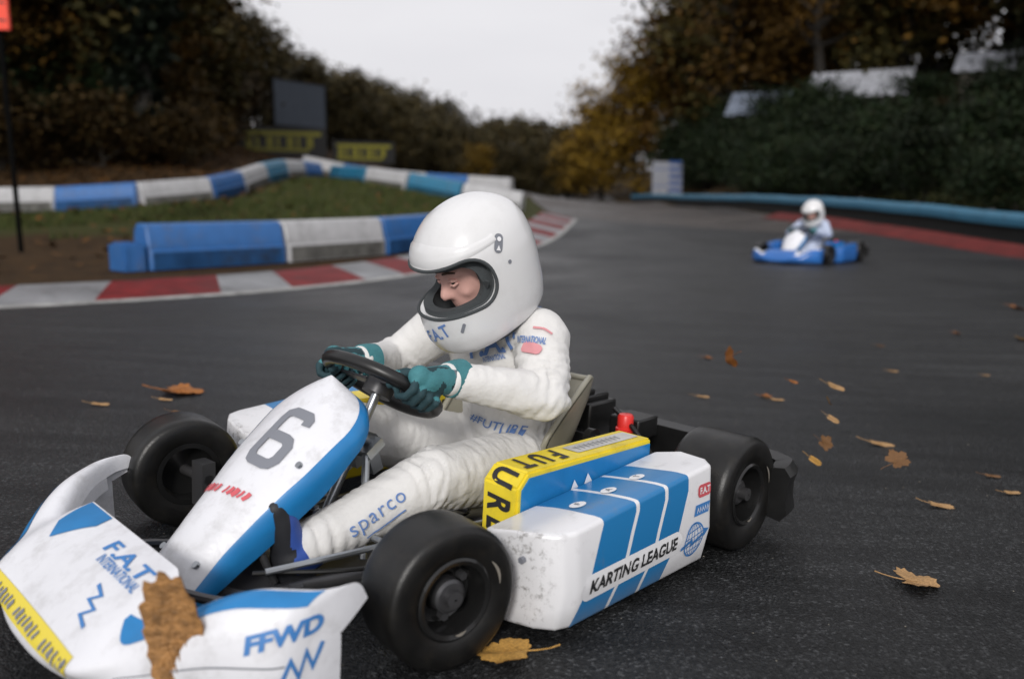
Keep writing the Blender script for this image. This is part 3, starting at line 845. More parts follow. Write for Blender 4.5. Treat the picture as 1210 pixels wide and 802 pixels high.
# boards ---------------------------------------------------------------------
M['board_grey'] = mat('blue_grey_board', (.085, .10, .125), .5, var=.08, vscale=2)
M['board_black'] = mat('black_board', (.008, .008, .008), .6)
M['board_yellow'] = mat('dull_yellow_print', (.17, .155, .010), .6)
M['timber'] = mat('dark_timber', (.010, .009, .008), .85, var=.3, vscale=5)
def board(name, a, b, z0, z1, mf, label, cat, art=None, artm=None, legs=True, frame=None):
    a, b = Vector((*a, 0)), Vector((*b, 0))
    mid = (a + b) / 2; w = (b - a).length
    gz = h(mid.x, mid.y)
    t = empty(name, (mid.x, mid.y, gz), math.atan2(b.y - a.y, b.x - a.x))
    tag(t, label, cat)
    pb = MB(); pb.box((0, 0, (z0 + z1) / 2 - gz), (w, .06, z1 - z0)); pb.build('panel', mf, t, smooth=False)
    if frame:
        fb = MB()
        for dx in (-w / 2, w / 2): fb.box((dx, -.01, (z0 + z1) / 2 - gz), (.07, .10, z1 - z0 + .07))
        for dz in (z0, z1): fb.box((0, -.012, dz - gz), (w - .075, .09, .07))
        fb.build('frame', frame, t, smooth=False)
    for dx in ((-w * .38, w * .38) if legs else ()):
        lb_ = MB(); lb_.box((dx, .09, (z1 - gz) / 2 - .3), (.11, .11, z1 - gz + .5)); lb_.build('post', M['timber'], t, smooth=False)
    if art:
        for nm, art_items, mm in art:
            ab = MB()
            for (pts, fs) in art_items:
                ab.add([(x, -.036, z - gz) for x, z in pts], fs)
            ab.build(nm, mm, t, smooth=False)
    return t
def rect(x0, z0, x1, z1, sh=0):
    return ([(x0, z0), (x1, z0), (x1 + sh, z1), (x0 + sh, z1)], [(0, 1, 2, 3)])
board('billboard', (-10.45, 40.0), (-8.75, 42.8), 3.95, 5.95, M['board_grey'], 'blank blue grey billboard on posts above the yellow and black boards', 'billboard', frame=M['board_black'])
def hoarding_art(w, z0, z1):
    hh = z1 - z0
    ye = [rect(-w * .44, z0 + hh * .70, w * .44, z0 + hh * .86), rect(-w * .44, z0 + hh * .16, w * .30, z0 + hh * .27)]
    for k in range(7):
        x = -w * .42 + k * w * .115
        ye.append(rect(x, z0 + hh * .29, x + w * (.035 if k % 2 else .075), z0 + hh * .66))
    return [('print', ye, M['board_yellow'])]
board('hoarding', (-11.4, 37.8), (-8.05, 39.4), 2.55, 3.75, M['board_black'], 'black hoarding with dull yellow bars below the blue grey billboard', 'hoarding', hoarding_art(3.7, 2.55, 3.75))
board('hoarding', (-7.8, 39.5), (-5.3, 40.9), 2.30, 3.25, M['board_black'], 'smaller black and yellow hoarding just right of the larger one', 'hoarding', hoarding_art(2.85, 2.30, 3.25))
# red sign on a dark post, far left
M['sign_red'] = mat('fluorescent_red_sign', (.90, .065, .025), .5)
bars = [([( -.5, z), (.5, z - .10), (.5, z - .075), (-.5, z + .035)], [(0, 1, 2, 3)]) for z in (2.96 + .22 * k for k in range(1, 7))]
board('warning_sign', (-7.55, 11.95), (-6.50, 12.0), 2.98, 4.3, M['sign_red'], 'bright red striped sign on a dark post at the left edge', 'sign', [('stripes', bars, M['black_print'])], legs=False)
pb = D.objects['warning_sign']
gz = h(-7.03, 12.0)
q = MB(); q.tube([(.40, .05, -.3), (.36, .05, 4.35 - gz)], .035, 12); q.build('post', mat('dull_black_post', (.004, .004, .004), 1.0, spec=.05), pb)
# white notice board with dark stripes by the rail
ar = []
for k in range(5):
    z = 1.15 + k * .44
    ar.append(rect(.10, z, 1.10, z + .20, 0))
ar += [rect(-1.1, .95, .0, 1.0), rect(-1.1, 1.5, .0, 1.55), rect(-1.1, 2.55, .0, 2.6)]
board('notice_board', (8.95, 57.5), (11.0, 58.5), .55, 3.05, mat('white_board', (.30, .31, .35), .5, var=.08, vscale=2), 'white notice board with navy stripes standing behind the far end of the blue rail', 'notice board', [('stripes', ar, M['blue_dark'])])

# grit lying on the asphalt
gr = MB(); grr = random.Random(5)
gp = [(grr.uniform(-4, 5), grr.uniform(1.2, 8)) for _ in range(1500)]
gp = [q for q in gp if q[0] > interp(LFINE, q[1]) + .15]
for (x, y), z in zip(gp, heights([q[0] for q in gp], [q[1] for q in gp])):
    s_ = grr.uniform(.0012, .0035); a = grr.uniform(0, 6)
    c = [Vector((x + s_ * math.cos(a + k * 2.1), y + s_ * math.sin(a + k * 2.1), z + .001)) for k in range(3)]
    gr.add(c + [Vector((x, y, z + s_ * 1.1))], [(0, 1, 3), (1, 2, 3), (2, 0, 3)])
tag(gr.build('gravel', mat('pale_grit', (.16, .145, .12), .8), smooth=False), kind='stuff')
# ------------------------------------------------------------------ camera frame (used to place artwork on bodywork)
FPX = 1050.15
KM = Matrix.Translation((0.130325, 2.565276, -0.00952)) @ Matrix(((-0.664032, 0.745918, 0.051656, 0), (-0.746887, -0.664951, 0.000803, 0), (0.034948, -0.038048, 0.998665, 0), (0, 0, 0, 1)))
CAM = Vector((0, 0, .858)); PIT = R(9.1422)
KI = KM.inverted()
def ray_k(px, py):
    """line of sight through a photo pixel, in the near kart's coordinates"""
    f = Vector((0, math.cos(PIT), -math.sin(PIT))); u = Vector((0, math.sin(PIT), math.cos(PIT)))
    d = f * FPX + Vector((1, 0, 0)) * (px - 605) - u * (py - 401)
    return KI @ CAM, (KI.to_3x3() @ d).normalized()
def hit(tree, px, py):
    o, d = ray_k(px, py)
    q = tree.ray_cast(o, d, 6)
    if q[0] is None: return None, None
    n = q[1] if q[1].dot(d) < 0 else -q[1]
    return q[0], n
def decal_px(mb, tree, pa, pb, art_w, art, off=.002, maxlen=.012, mi=0, stretch=1.0, nrm=None, jump=4, back=.08):
    """artwork whose horizontal extent art_w spans from pixel pa to pixel pb"""
    a, na = hit(tree, *pa); b, nb = hit(tree, *pb)
    c, nc = hit(tree, (pa[0] + pb[0]) / 2, (pa[1] + pb[1]) / 2)
    if a is None or b is None or c is None: return
    right = (b - a); n = nrm or (na + nb + nc * 2).normalized()
    up = n.cross(right).normalized()
    sc = right.length / art_w
    decal(mb, tree, (a + b) / 2, right, up, ([(x * sc, y * sc * stretch) for x, y in art[0]], art[1]), off, maxlen, mi, back=back, maxd=.2, jump=jump)
def text_w(art):
    xs_ = [p[0] for p in art[0]]
    return max(xs_) - min(xs_)

# ------------------------------------------------------------------ kart
def stripe_pod_mat():
    m = D.materials.new('pod_striped_plastic'); m.use_nodes = True
    nt, N, L, B = nodes_of(m)
    tc = N.new('ShaderNodeTexCoord'); s = N.new('ShaderNodeSeparateXYZ'); L.new(tc.outputs['Object'], s.inputs[0])
    t = math_node(N, L, 'MULTIPLY', math_node(N, L, 'SUBTRACT', .70, s.outputs['X']), 1 / .51)
    hh = math_node(N, L, 'MULTIPLY', math_node(N, L, 'SUBTRACT', s.outputs['Z'], .030), 1 / .190, True)
    hh = math_node(N, L, 'MINIMUM', hh, 1.0)
    t = math_node(N, L, 'ADD', t, math_node(N, L, 'MULTIPLY', math_node(N, L, 'SUBTRACT', 1.0, hh), .17))
    f = math_node(N, L, 'MULTIPLY', math_node(N, L, 'GREATER_THAN', t, .16), math_node(N, L, 'LESS_THAN', t, .80))
    for c in (.40, .62):
        dlt = math_node(N, L, 'ABSOLUTE', math_node(N, L, 'SUBTRACT', t, c))
        f = math_node(N, L, 'MULTIPLY', f, math_node(N, L, 'GREATER_THAN', dlt, .0125))
    nz = N.new('ShaderNodeTexNoise'); nz.inputs['Scale'].default_value = 14; nz.inputs['Detail'].default_value = 9; nz.inputs['Roughness'].default_value = .7
    L.new(tc.outputs['Object'], nz.inputs['Vector'])
    mx = N.new('ShaderNodeMix'); mx.data_type = 'RGBA'
    mx.inputs['A'].default_value = (.78, .78, .80, 1); mx.inputs['B'].default_value = (.016, .185, .44, 1)
    L.new(f, mx.inputs['Factor'])
    mr = N.new('ShaderNodeMapRange'); mr.inputs['From Min'].default_value = .56; mr.inputs['From Max'].default_value = .8; mr.inputs['To Max'].default_value = .5
    L.new(nz.outputs['Fac'], mr.inputs['Value'])
    # road grime kicked up along the bottom edge
    lo = N.new('ShaderNodeMapRange'); lo.inputs['From Min'].default_value = .075; lo.inputs['From Max'].default_value = .02; lo.inputs['To Max'].default_value = .9
    L.new(s.outputs['Z'], lo.inputs['Value'])
    gr = math_node(N, L, 'MULTIPLY', lo.outputs['Result'], nz.outputs['Fac'])
    fx = N.new('ShaderNodeMapRange'); fx.inputs['From Min'].default_value = .735; fx.inputs['From Max'].default_value = .765; fx.inputs['To Max'].default_value = 1.0
    L.new(s.outputs['X'], fx.inputs['Value'])
    n9 = N.new('ShaderNodeTexNoise'); n9.inputs['Scale'].default_value = 55; n9.inputs['Detail'].default_value = 7; n9.inputs['Roughness'].default_value = .8
    L.new(tc.outputs['Object'], n9.inputs['Vector'])
    sp9 = N.new('ShaderNodeMapRange'); sp9.inputs['From Min'].default_value = .52; sp9.inputs['From Max'].default_value = .66; sp9.inputs['To Max'].default_value = .85
    L.new(n9.outputs['Fac'], sp9.inputs['Value'])
    gr = math_node(N, L, 'MAXIMUM', gr, math_node(N, L, 'MULTIPLY', fx.outputs['Result'], math_node(N, L, 'ADD', sp9.outputs['Result'], .15)))
    gr = math_node(N, L, 'MAXIMUM', gr, mr.outputs['Result'])
    m2 = N.new('ShaderNodeMix'); m2.data_type = 'RGBA'
    L.new(gr, m2.inputs['Factor']); L.new(mx.outputs['Result'], m2.inputs['A']); m2.inputs['B'].default_value = (.20, .19, .18, 1)
    L.new(m2.outputs['Result'], B.inputs['Base Color'])
    B.inputs['Roughness'].default_value = .32
    return m
M['pod'] = stripe_pod_mat()

def wheel(root, name, cx, cy, r, w, rim_r, steer, side):
    Mz = Matrix.Rotation(steer, 3, 'Z')
    c = Vector((cx, cy, r))
    wh = w / 2
    # rim: deep dish seen from outside
    rb = MB()
    s = side
    prof = [(rim_r + .004, s * wh * .86), (rim_r + .009, s * wh * .92), (rim_r + .004, s * wh * .97), (rim_r - .004, s * wh * .92), (rim_r - .010, s * wh * .55), (rim_r - .012, s * wh * .18),
            (rim_r - .022, s * wh * .10), (.038, s * wh * .12), (.034, s * wh * .30), (.002, s * wh * .32)]
    rb.lathe(prof, c, 'y', 48, M=Mz)
    prof2 = [(rim_r + .004, -s * wh * .86), (rim_r + .009, -s * wh * .92), (rim_r - .004, -s * wh * .9), (rim_r - .010, -s * wh * .4), (.03, -s * wh * .2), (.002, -s * wh * .2)]
    rb.lathe(prof2, c, 'y', 48, M=Mz)
    ro = rb.build(name, M['rim'], root, angle=35)
    tb = MB()
    prof = [(rim_r + .002, -wh * .80), (rim_r + .012, -wh * .93), (r * .78, -wh * 1.0), (r * .90, -wh * .985), (r * .965, -wh * .90), (r * .992, -wh * .76), (r, -wh * .45), (r, 0),
            (r, wh * .45), (r * .992, wh * .76), (r * .965, wh * .90), (r * .90, wh * .985), (r * .78, wh * 1.0), (rim_r + .012, wh * .93), (rim_r + .002, wh * .80)]
    tb.lathe(prof, c, 'y', 64, M=Mz)
    tb.build('tyre', M['rubber'], ro, angle=50)
    # hub, nut and three bolts
    hb = MB()
    hb.lathe([(.032, s * wh * .25), (.032, s * wh * .62), (.026, s * wh * .68), (.016, s * wh * .68), (.016, s * wh * .92), (.002, s * wh * .93)], c, 'y', 24, M=Mz)
    for k in range(3):
        a = 2 * PI * k / 3 + .5
        p = c + Mz @ Vector((.046 * math.cos(a), s * wh * .12, .046 * math.sin(a)))
        hb.tube([p, p + Mz @ Vector((0, s * .016, 0))], .009, 6)
    hb.build('hub', M['dark_steel'], ro, angle=30)
    # valve and pale scuffs on the sidewall
    sc = MB()
    a0 = 2.45 if side > 0 else .7
    n_ = 10
    for rr, aa, ln in ((rim_r + .024, a0, .55), (rim_r - .004, a0 + 1.9, .35)):
        row = [[c + Mz @ Vector((q * math.cos(aa + ln * i / n_), s * (wh * 1.0 + .0015) if rr > rim_r else s * (wh * .97), q * math.sin(aa + ln * i / n_))) for q in (rr, rr + .005 * math.sin(PI * (i + .3) / (n_ + .6)) + .001)] for i in range(n_ + 1)]
        sc.grid(row)
    sc.build('scuff_mark', M['scuff'], ro, fix=False)
    return ro
M['scuff'] = mat('pale_scuff', (.22, .20, .17), .6)

def nose_point(u, v):
    """u -1..1 across (right..left), v 0..1 from the rear top lip over the crest to the underside"""
    a = abs(u)
    W_ = .515 if u > 0 else .485
    y = W_ * u
    xf = 1.50 - .26 * a ** 2.4
    t = sm(.40, .60, a)
    cen = [(1.295, .200), (1.34, .188), (1.40, .158), (1.45, .122), (1.488, .088), (xf, .060), (xf - .015, .045), (xf - .06, .035)]
    zt = .150 + (.080 if u > 0 else .048) * sm(.5, .86, a)
    win = [(xf - .115, zt - .035), (xf - .098, zt - .006), (xf - .072, zt), (xf - .035, zt - .018), (xf - .008, zt * .72), (xf + .002, zt * .42 + .01), (xf - .012, .045), (xf - .06, .035)]
    k = v * 7; i = min(6, int(k)); f = k - i
    def cr(P):
        p0, p1, p2, p3 = P[max(i - 1, 0)], P[i], P[i + 1], P[min(i + 2, 7)]
        return [.5 * (2 * p1[q] + (p2[q] - p0[q]) * f + (2 * p0[q] - 5 * p1[q] + 4 * p2[q] - p3[q]) * f * f + (3 * p1[q] - p0[q] - 3 * p2[q] + p3[q]) * f ** 3) for q in (0, 1)]
    c_, w_2 = cr(cen), cr(win)
    x, z = lerp(c_[0], w_2[0], t), lerp(c_[1], w_2[1], t)
    # end roundness
    if a > .93:
        q = (a - .93) / .07
        x -= .03 * q * q
        y = math.copysign(W_ * (.93 + .07 * math.sin(q * PI / 2) * .75), u)
    return Vector((x + .085 * y, y, z))

def panel_point(s, t):
    """front panel: t 0 bottom .. 1 top, s -1..1 across"""
    x = interp([(0, 1.235), (.25, 1.145), (.5, 1.045), (.75, .935), (1, .815)], t)
    z = interp([(0, .075), (.25, .163), (.5, .252), (.75, .337), (1, .422)], t)
    w = interp([(0, .088), (.2, .092), (.4, .110), (.6, .135), (.80, .146)], t)
    if t > .80: w = .146 * max(0.0, 1 - ((t - .80) / .202) ** 2.2) ** .5
    nrm = Vector((.66, 0, .75))
    p = Vector((x, w * s, z)) + nrm * (.052 * (1 - abs(s) ** 2.2) - .02)
    return p, w

def make_kart(label, group, near=True):
    root = empty('racing_kart')
    tag(root, label, 'go-kart', group)
    # ---- wheels
    st = R(-11)
    wheel(root, 'front_wheel', .94, .47, .137, .125, .070, st, 1)
    wheel(root, 'front_wheel', .94, -.47, .137, .125, .070, st, -1)
    wheel(root, 'rear_wheel', 0, .535, .147, .175, .072, 0, 1)
    wheel(root, 'rear_wheel', 0, -.535, .147, .175, .072, 0, -1)
    # ---- chassis tubes
    f = MB()
    for sg in (-1, 1):
        f.tube(spline([(-.12, sg * .27, .055), (.15, sg * .27, .055), (.5, sg * .22, .055), (.80, sg * .20, .055), (1.02, sg * .15, .055), (1.16, sg * .13, .06)], 6), .014, 10)
        f.tube(spline([(.80, sg * .20, .055), (.90, sg * .32, .07), (.94, sg * .39, .10)], 5), .014, 10)
        f.tube(spline([(.22, sg * .27, .06), (.26, sg * .44, .06), (.30, sg * .50, .08), (.60, sg * .50, .08), (.66, sg * .44, .06), (.66, sg * .22, .06)], 5), .011, 8)
    f.tube([(-.12, -.27, .055), (-.12, .27, .055)], .014, 10)
    f.tube([(.45, -.23, .055), (.45, .23, .055)], .014, 10)
    f.tube(spline([(1.02, -.16, .055), (1.12, -.12, .055), (1.16, 0, .058), (1.12, .12, .055), (1.02, .16, .055)], 5), .012, 8)
    f.tube(spline([(1.05, -.15, .06), (1.20, -.18, .09), (1.27, 0, .10), (1.20, .18, .09), (1.05, .15, .06)], 6), .010, 8)
    f.build('chassis_frame', M['dark_steel'], root)
    ax = MB(); ax.tube([(0, -.47, .147), (0, .47, .147)], .020, 14)
    for y in (-.26, .26): ax.box((0, y, .125), (.08, .04, .10))
    ax.lathe([(.022, -.02), (.085, -.02), (.085, .0), (.022, .0)], (0, -.17, .147), 'y', 30)
    ax.build('rear_axle', M['dark_steel'], root)
    for sg in (-1, 1):
        sa = MB()
        sa.tube([(.94, sg * .34, .137), (.94, sg * .50, .137)], .013, 10)
        sa.box((.94, sg * .365, .125), (.035, .05, .11))
        sa.tube([(.94, sg * .37, .10), (.865, sg * .35, .105)], .010, 8)
        sa.build('stub_axle', M['dark_steel'], root)
        tr = MB()
        tr.tube([(.855, sg * .345, .115), (.845, sg * .02, .13)], .008, 10)
        for y in (.345, .02): tr.ball((.85, sg * y, .122 if y < .1 else .114), .014, 6)
        tr.build('tie_rod', M['steel'], root)
    fp = MB(); fp.box((.79, 0, .042), (.72, .40, .006)); fp.build('floor_pan', M['dark_steel'], root)
    # brake rod and cables running along the cockpit side
    for k, (a, b, c_) in enumerate([((1.10, .15, .11), (.90, .22, .125), (.40, .25, .10)), ((1.11, .12, .10), (.85, .26, .095), (.30, .27, .09))]):
        cb = MB(); cb.tube(spline([a, b, c_], 8), .007 if k == 0 else .005, 8); cb.build('control_rod', M['steel'] if k == 0 else M['black'], root)
    # pedals
    for sg, x in ((1, 1.085), (-1, 1.085)):
        pd = MB()
        pd.tube([(x - .04, sg * .10, .055), (x - .01, sg * .09, .13), (x, sg * .08, .165)], .008, 8)
        pd.tube([(x, sg * .085, .165), (x, sg * .03, .165)], .010, 8)
        pd.build('pedal', M['dark_steel'], root)
    # ---- seat (glass fibre bucket)
    sp = [(.53, .075), (.46, .055), (.36, .045), (.26, .050), (.18, .085), (.130, .16), (.095, .24), (.065, .31), (.045, .365)]
    sw = [.13, .15, .165, .17, .17, .175, .18, .175, .15]
    sh = [.025, .07, .12, .16, .19, .19, .165, .12, .05]
    rows, rows2 = [], []
    for i, (x, z) in enumerate(sp):
        a = sp[max(i - 1, 0)]; b = sp[min(i + 1, len(sp) - 1)]
        t = Vector((b[0] - a[0], 0, b[1] - a[1])).normalized(); nrm = Vector((t.z, 0, -t.x))
        if nrm.z < 0 and i < 4: nrm = -nrm
        if nrm.x < 0 and i >= 4: nrm = -nrm
        r_, r2_ = [], []
        for k in range(17):
            u = -1 + k / 8
            q = abs(u) ** 3.5
            p = Vector((x, sw[i] * math.sin(u * PI / 2) * (1 + .10 * q), z)) + nrm * (sh[i] * q)
            r_.append(p); r2_.append(p - nrm * .010 * (1 - q) + Vector((0, math.copysign(.012, u) * q, 0)))
        rows.append(r_); rows2.append(r2_)
    sb = MB(); sb.grid(rows); sb.grid(rows2)
    # rim joining the two skins
    edge = [r[0] for r in rows] + rows[-1][1:-1] + [r[-1] for r in rows[::-1]]
    sb.tube(edge, .0085, 8)
    so = sb.build('seat', M['seat'], root, angle=60)
    bl = MB()
    for p, n in (((.135, .215, .23), (0, 1, 0)), ((.33, .20, .10), (0, 1, 0)), ((.05, .10, .30), (-1, 0, 0))):
        p = Vector(p); n = Vector(n); bl.tube([p - n * .01, p + n * .012], .026, 14); bl.tube([p + n * .01, p + n * .026], .011, 6)
    bl.build('bolt', M['black'], so, angle=30)
    sty = MB()
    sty.tube([(.135, .22, .235), (.02, .26, .11)], .011, 8); sty.tube([(.05, -.12, .30), (-.05, -.22, .10)], .011, 8)
    sty.build('seat_stay', M['dark_steel'], root)
    # ---- drive housing behind the seat
    hb = MB()
    hb.box((-.03, .05, .15), (.16, .40, .12)); hb.box((-.05, -.03, .24), (.13, .30, .09)); hb.box((.06, -.30, .15), (.24, .16, .18)); hb.box((-.06, .22, .235), (.10, .10, .06))
    for k in range(6): hb.box((-.05 + .0, -.16 + .05 * k, .292), (.12, .012, .02))
    hm = hb.mesh('tmp'); hm = evaluated(hm, [('BEVEL', dict(width=.008, segments=2))])
    mesh_obj('motor_housing', hm, M['black'], root)
    rc = MB(); rc.lathe([(.002, .038), (.018, .036), (.022, .030), (.022, 0), (.026, -.002), (.026, -.012)], (.035, .255, .252), 'z', 20)
    rc.build('switch_cap', M['red_cap'], root, angle=35)
    # chain / wire loom
    wl = MB(); wl.tube(spline([(-.02, .18, .28), (.05, .30, .25), (.04, .36, .17), (.12, .38, .12)], 6), .007, 8); wl.build('cable', M['black'], root)
    # ---- rear bumper
    rbm = MB()
    P_ = spline([(-.02, .645, .13), (-.15, .64, .135), (-.205, .59, .14), (-.235, .35, .145), (-.24, 0, .145), (-.235, -.35, .145), (-.215, -.60, .14), (-.16, -.655, .135), (-.02, -.66, .13)], 8)[5:-5]
    rows = []
    for i, p in enumerate(P_):
        t = (P_[min(i + 1, len(P_) - 1)] - P_[max(i - 1, 0)]).normalized(); nrm = Vector((t.y, -t.x, 0))
        rows.append([p + nrm * (.030 * cx) + Vector((0, 0, .072 * cz)) for cx, cz in ((-1, -.9), (.4, -1), (1, -.7), (.75, -.25), (.75, .25), (1, .7), (.4, 1), (-1, .9))])
    rbm.grid(rows, cv=True)
    for e_ in (0, len(rows) - 1):
        rbm.add(rows[e_], [tuple(range(8))])
    rbm.build('rear_bumper', M['black'], root, angle=50)
    # ---- nose cone
    nu, nv = 113, 41
    nb = MB()
    us = np.linspace(-1, 1, nu); vs_ = np.linspace(0, 1, nv)
    nb.grid([[nose_point(u, v) for v in vs_] for u in us])
    for e_ in (-1, 1):          # moulded ends
        ring = [nose_point(e_, v) for v in vs_]
        cc = sum(ring, Vector()) / len(ring)
        rows = [[lerp(p, cc, q) + Vector((-.012 * q, e_ * .006 * math.sin(q * PI / 2), 0)) for p in ring] for q in (0, .35, .7, .98)]
        nb.grid(rows)
    # lip turned down at the rear edge of the wings
    for lo_, hi_ in ((-.9, -.5), (.5, .9)):
        uu = np.linspace(lo_, hi_, 24)
        nb.grid([[nose_point(u, 0) + Vector((-.004 * q, 0, -.03 * q)) for q in (0, .3, 1)] for u in uu])
    no = nb.build('nose_cone', [M['white'] if near else M['blue_body']], root, angle=35)
    ntree = bvh_of(no.data)
    def nose_band(u0, u1, v0, v1, n=40, off=.0016):
        """band lying on the bodywork between curves v0(u), v1(u)"""
        mb = MB()
        rows = []
        for i in range(n + 1):
            u = lerp(u0, u1, i / n); r_ = []
            for q in np.linspace(0, 1, 7):
                v = lerp(v0(u), v1(u), q)
                p = nose_point(u, v)
                du = nose_point(u + .002, v) - nose_point(u - .002, v); dv = nose_point(u, min(1, v + .004)) - nose_point(u, max(0, v - .004))
                nn = du.cross(dv).normalized()
                if nn.x + nn.z < 0: nn = -nn
                r_.append(p + nn * off)
            rows.append(r_)
        mb.grid(rows)
        return mb
    if near:
        nose_band(-.50, -.96, lambda u: .50 - .06 * abs(u), lambda u: .66 - .04 * abs(u)).build('blue_stripe', M['blue'], no, fix=False)
        for s_ in (1, -1):
            if s_ > 0: nose_band(.47 * s_, .97 * s_, lambda u: lerp(.25, .285, abs(u)), lambda u: .27 + .17 * sm(.44, .56, abs(u)) * lerp(1.25, .85, abs(u))).build('blue_stripe', M['blue'], no, fix=False)
            nose_band(.985 * s_, .44 * s_, lambda u: .90, lambda u: 1.0).build('yellow_stripe', M['yellow_print'], no, fix=False)
        nose_band(-.42, .42, lambda u: .50, lambda u: .64).build('yellow_stripe', M['yellow_print'], no, fix=False)
        nose_band(-.40, -.17, lambda u: .02, lambda u: .27 - .95 * abs(u + .33)).build('blue_flash', M['blue'], no, fix=False)
        zz = art_stroke([(-.5, -.2), (-.2, .22), (-.12, -.18), (.14, .26), (.2, -.10), (.5, .30)], .09)
        tf = art_text('FFWD', 1, shear=.28, bold=.045); ta = art_text('F.A.T', 1, shear=.1, bold=.025); ti = art_text('INTERNATIONAL', 1, shear=.1, bold=.01)
        for pa, pb_, w_0, ar_, st_ in (((283, 766), (381, 733), text_w(tf), tf, .80), ((327, 800), (384, 772), 1.0, zz, 1), ((128, 642), (174, 684), text_w(ta), ta, .48),
                                       ((118, 658), (160, 698), text_w(ti), ti, 1.2), ((92, 742), (128, 690), 1.0, zz, .8)):
            dk = MB(); decal_px(dk, ntree, pa, pb_, w_0, ar_, stretch=st_); sticker('lettering', dk, M['blue_print'], no)
        dk = MB()
        for k in range(22):
            if k in (7, 15): continue
            a = -.36 + k * .036
            tx = art_stroke([(0, -.012), (.004, .012)], .006)
            p = nose_point(a, .57)
            decal(dk, ntree, p + Vector((.0, 0, .0)), (0, 1, 0), Vector((-.6, 0, .8)), art_stroke([(-.004, -.008 - .003 * (k % 3 == 1)), (.005, .008 + .003 * (k % 2))], .007 + .004 * (k % 3 == 0)), off=.004)
        sticker('lettering', dk, M['grey_print'], no)
        sl = MB()
        rowsl = []
        for i in range(40):
            u = lerp(.56, .97, i / 39)
            rowsl.append([nose_point(u, v) + Vector((.0018, .0008, .001)) for v in (.660, .667)])
        sl.grid(rowsl); sl.build('seam', M['grey_print'], no, fix=False)
    else:
        for s_ in (1, -1):
            nose_band(.45 * s_, .97 * s_, lambda u: .05, lambda u: .40).build('white_stripe', M['white_clean'], no, fix=False)
        nose_band(-.97, .97, lambda u: .90, lambda u: .96).build('white_stripe', M['white_clean'], no, fix=False)
    # ---- front panel with side returns
    pb = MB()
    ts = np.concatenate([np.linspace(0, .80, 24), .80 + .20 * np.sin(np.linspace(0, PI / 2, 18))[1:]]); ss = np.linspace(-1, 1, 25)
    pb.grid([[panel_point(s, t)[0] for s in ss] for t in ts])
    pb.grid([[panel_point(s, t)[0] - Vector((.66, 0, .75)) * .006 for s in ss] for t in ts])
    po = pb.build('front_panel', [M['white']], root, angle=60)
    for s_ in (1, -1):
        fb = MB()
        rows = []
        for t in ts[:-4]:
            p, w = panel_point(s_, t)
            dep = .018 + .040 * math.sin(PI * min(1, t / .93)) ** .8
            inn = panel_point(s_ * .93, t)[0]
            rows.append([inn + Vector((.66, 0, .75)) * .0016, p + Vector((0, s_ * .002, 0)), p + Vector((-.66 * dep * .5, s_ * .006, -.75 * dep * .5)), p + Vector((-.66 * dep, s_ * .002, -.75 * dep)), p + Vector((-.66 * dep, -s_ * .004, -.75 * dep))])
        fb.grid(rows); fb.build('side_return', M['blue'], po, angle=60)
    ptree = bvh_of(po.data)
    pbz = MB()
    for s_, t in ((.78, .62), (-.78, .62), (.70, .12), (-.70, .12)):
        q0 = panel_point(s_, t)[0]; pbz.tube([q0 - Vector((.66, 0, .75)) * .002, q0 + Vector((.66, 0, .75)) * .005], .0075, 10)
    pbz.build('bolt', M['steel'], po, angle=30)
    six = art_stroke([(.26, .30), (.25, .40), (.18, .46), (-.16, .46), (-.26, .40), (-.28, .30), (-.28, -.34), (-.22, -.44), (-.14, -.47), (.14, -.47), (.22, -.44), (.28, -.34), (.28, -.10), (.22, -.02), (.14, 0), (-.24, 0)], .17)
    dk = MB()
    nP = Vector((.66, 0, .75))
    if near:
        ctr = panel_point(0.20, .68)[0]
        decal(dk, ptree, ctr, (0, 1, 0), (-.75, 0, .66), ([(x * .125, y * .145) for x, y in six[0]], six[1]), off=.003, maxlen=.02)
        sticker('number', dk, M['grey_print'], po)
        dk = MB()
        for k in range(11):
            if k == 5: continue
            c0 = panel_point(0, .405)[0]
            decal(dk, ptree, c0 + Vector((0, -.062 + k * .0125, 0)) + Vector((-.75, 0, .66)) * (-.010 + .0018 * k), (0, 1, 0), (-.75, 0, .66), art_stroke([(-.003, -.009), (.002, .001), (.004, .010)], .005 + .003 * (k % 3)), off=.003)
        sticker('red_mark', dk, M['red_print'], po)
    # ---- side pods
    for sg in (1, -1):
        ol = [(.19, .618), (.70, .618), (.735, .606), (.760, .570), (.775, .50), (.775, .425), (.15, .425), (.15, .50), (.165, .59)]
        bm = bmesh.new()
        def zt(x): return .226 + (.70 - x) * .072
        bot = [bm.verts.new((x, y * sg - (.016 * sg if y > .5 else 0), .024)) for x, y in ol]
        mid = [bm.verts.new((x, y * sg, .11)) for x, y in ol]
        top = [bm.verts.new((x, y * sg - (.012 * sg if y > .5 else 0), zt(x) - (.022 if y < .45 else 0))) for x, y in ol]
        k_ = len(ol)
        bm.faces.new(top); bm.faces.new(bot[::-1])
        for a, b in ((bot, mid), (mid, top)):
            for i in range(k_): bm.faces.new((a[i], a[(i + 1) % k_], b[(i + 1) % k_], b[i]))
        bmesh.ops.recalc_face_normals(bm, faces=bm.faces)
        es = [e for e in bm.edges if e.calc_face_angle(0) > R(18)]
        bmesh.ops.bevel(bm, geom=es, offset=.010, segments=3, profile=.6, affect='EDGES')
        me = D.meshes.new('side_pod'); bm.to_mesh(me); bm.free()
        me.polygons.foreach_set('use_smooth', [True] * len(me.polygons)); me.set_sharp_from_angle(angle=R(50))
        sp_ = mesh_obj('side_pod', me, M['pod'] if near else M['blue_body'], root)
        if sg < 0 or not near: continue
        tree_ = bvh_of(me)
        side = dict(right=(-1, 0, 0), up=(0, .0, 1))
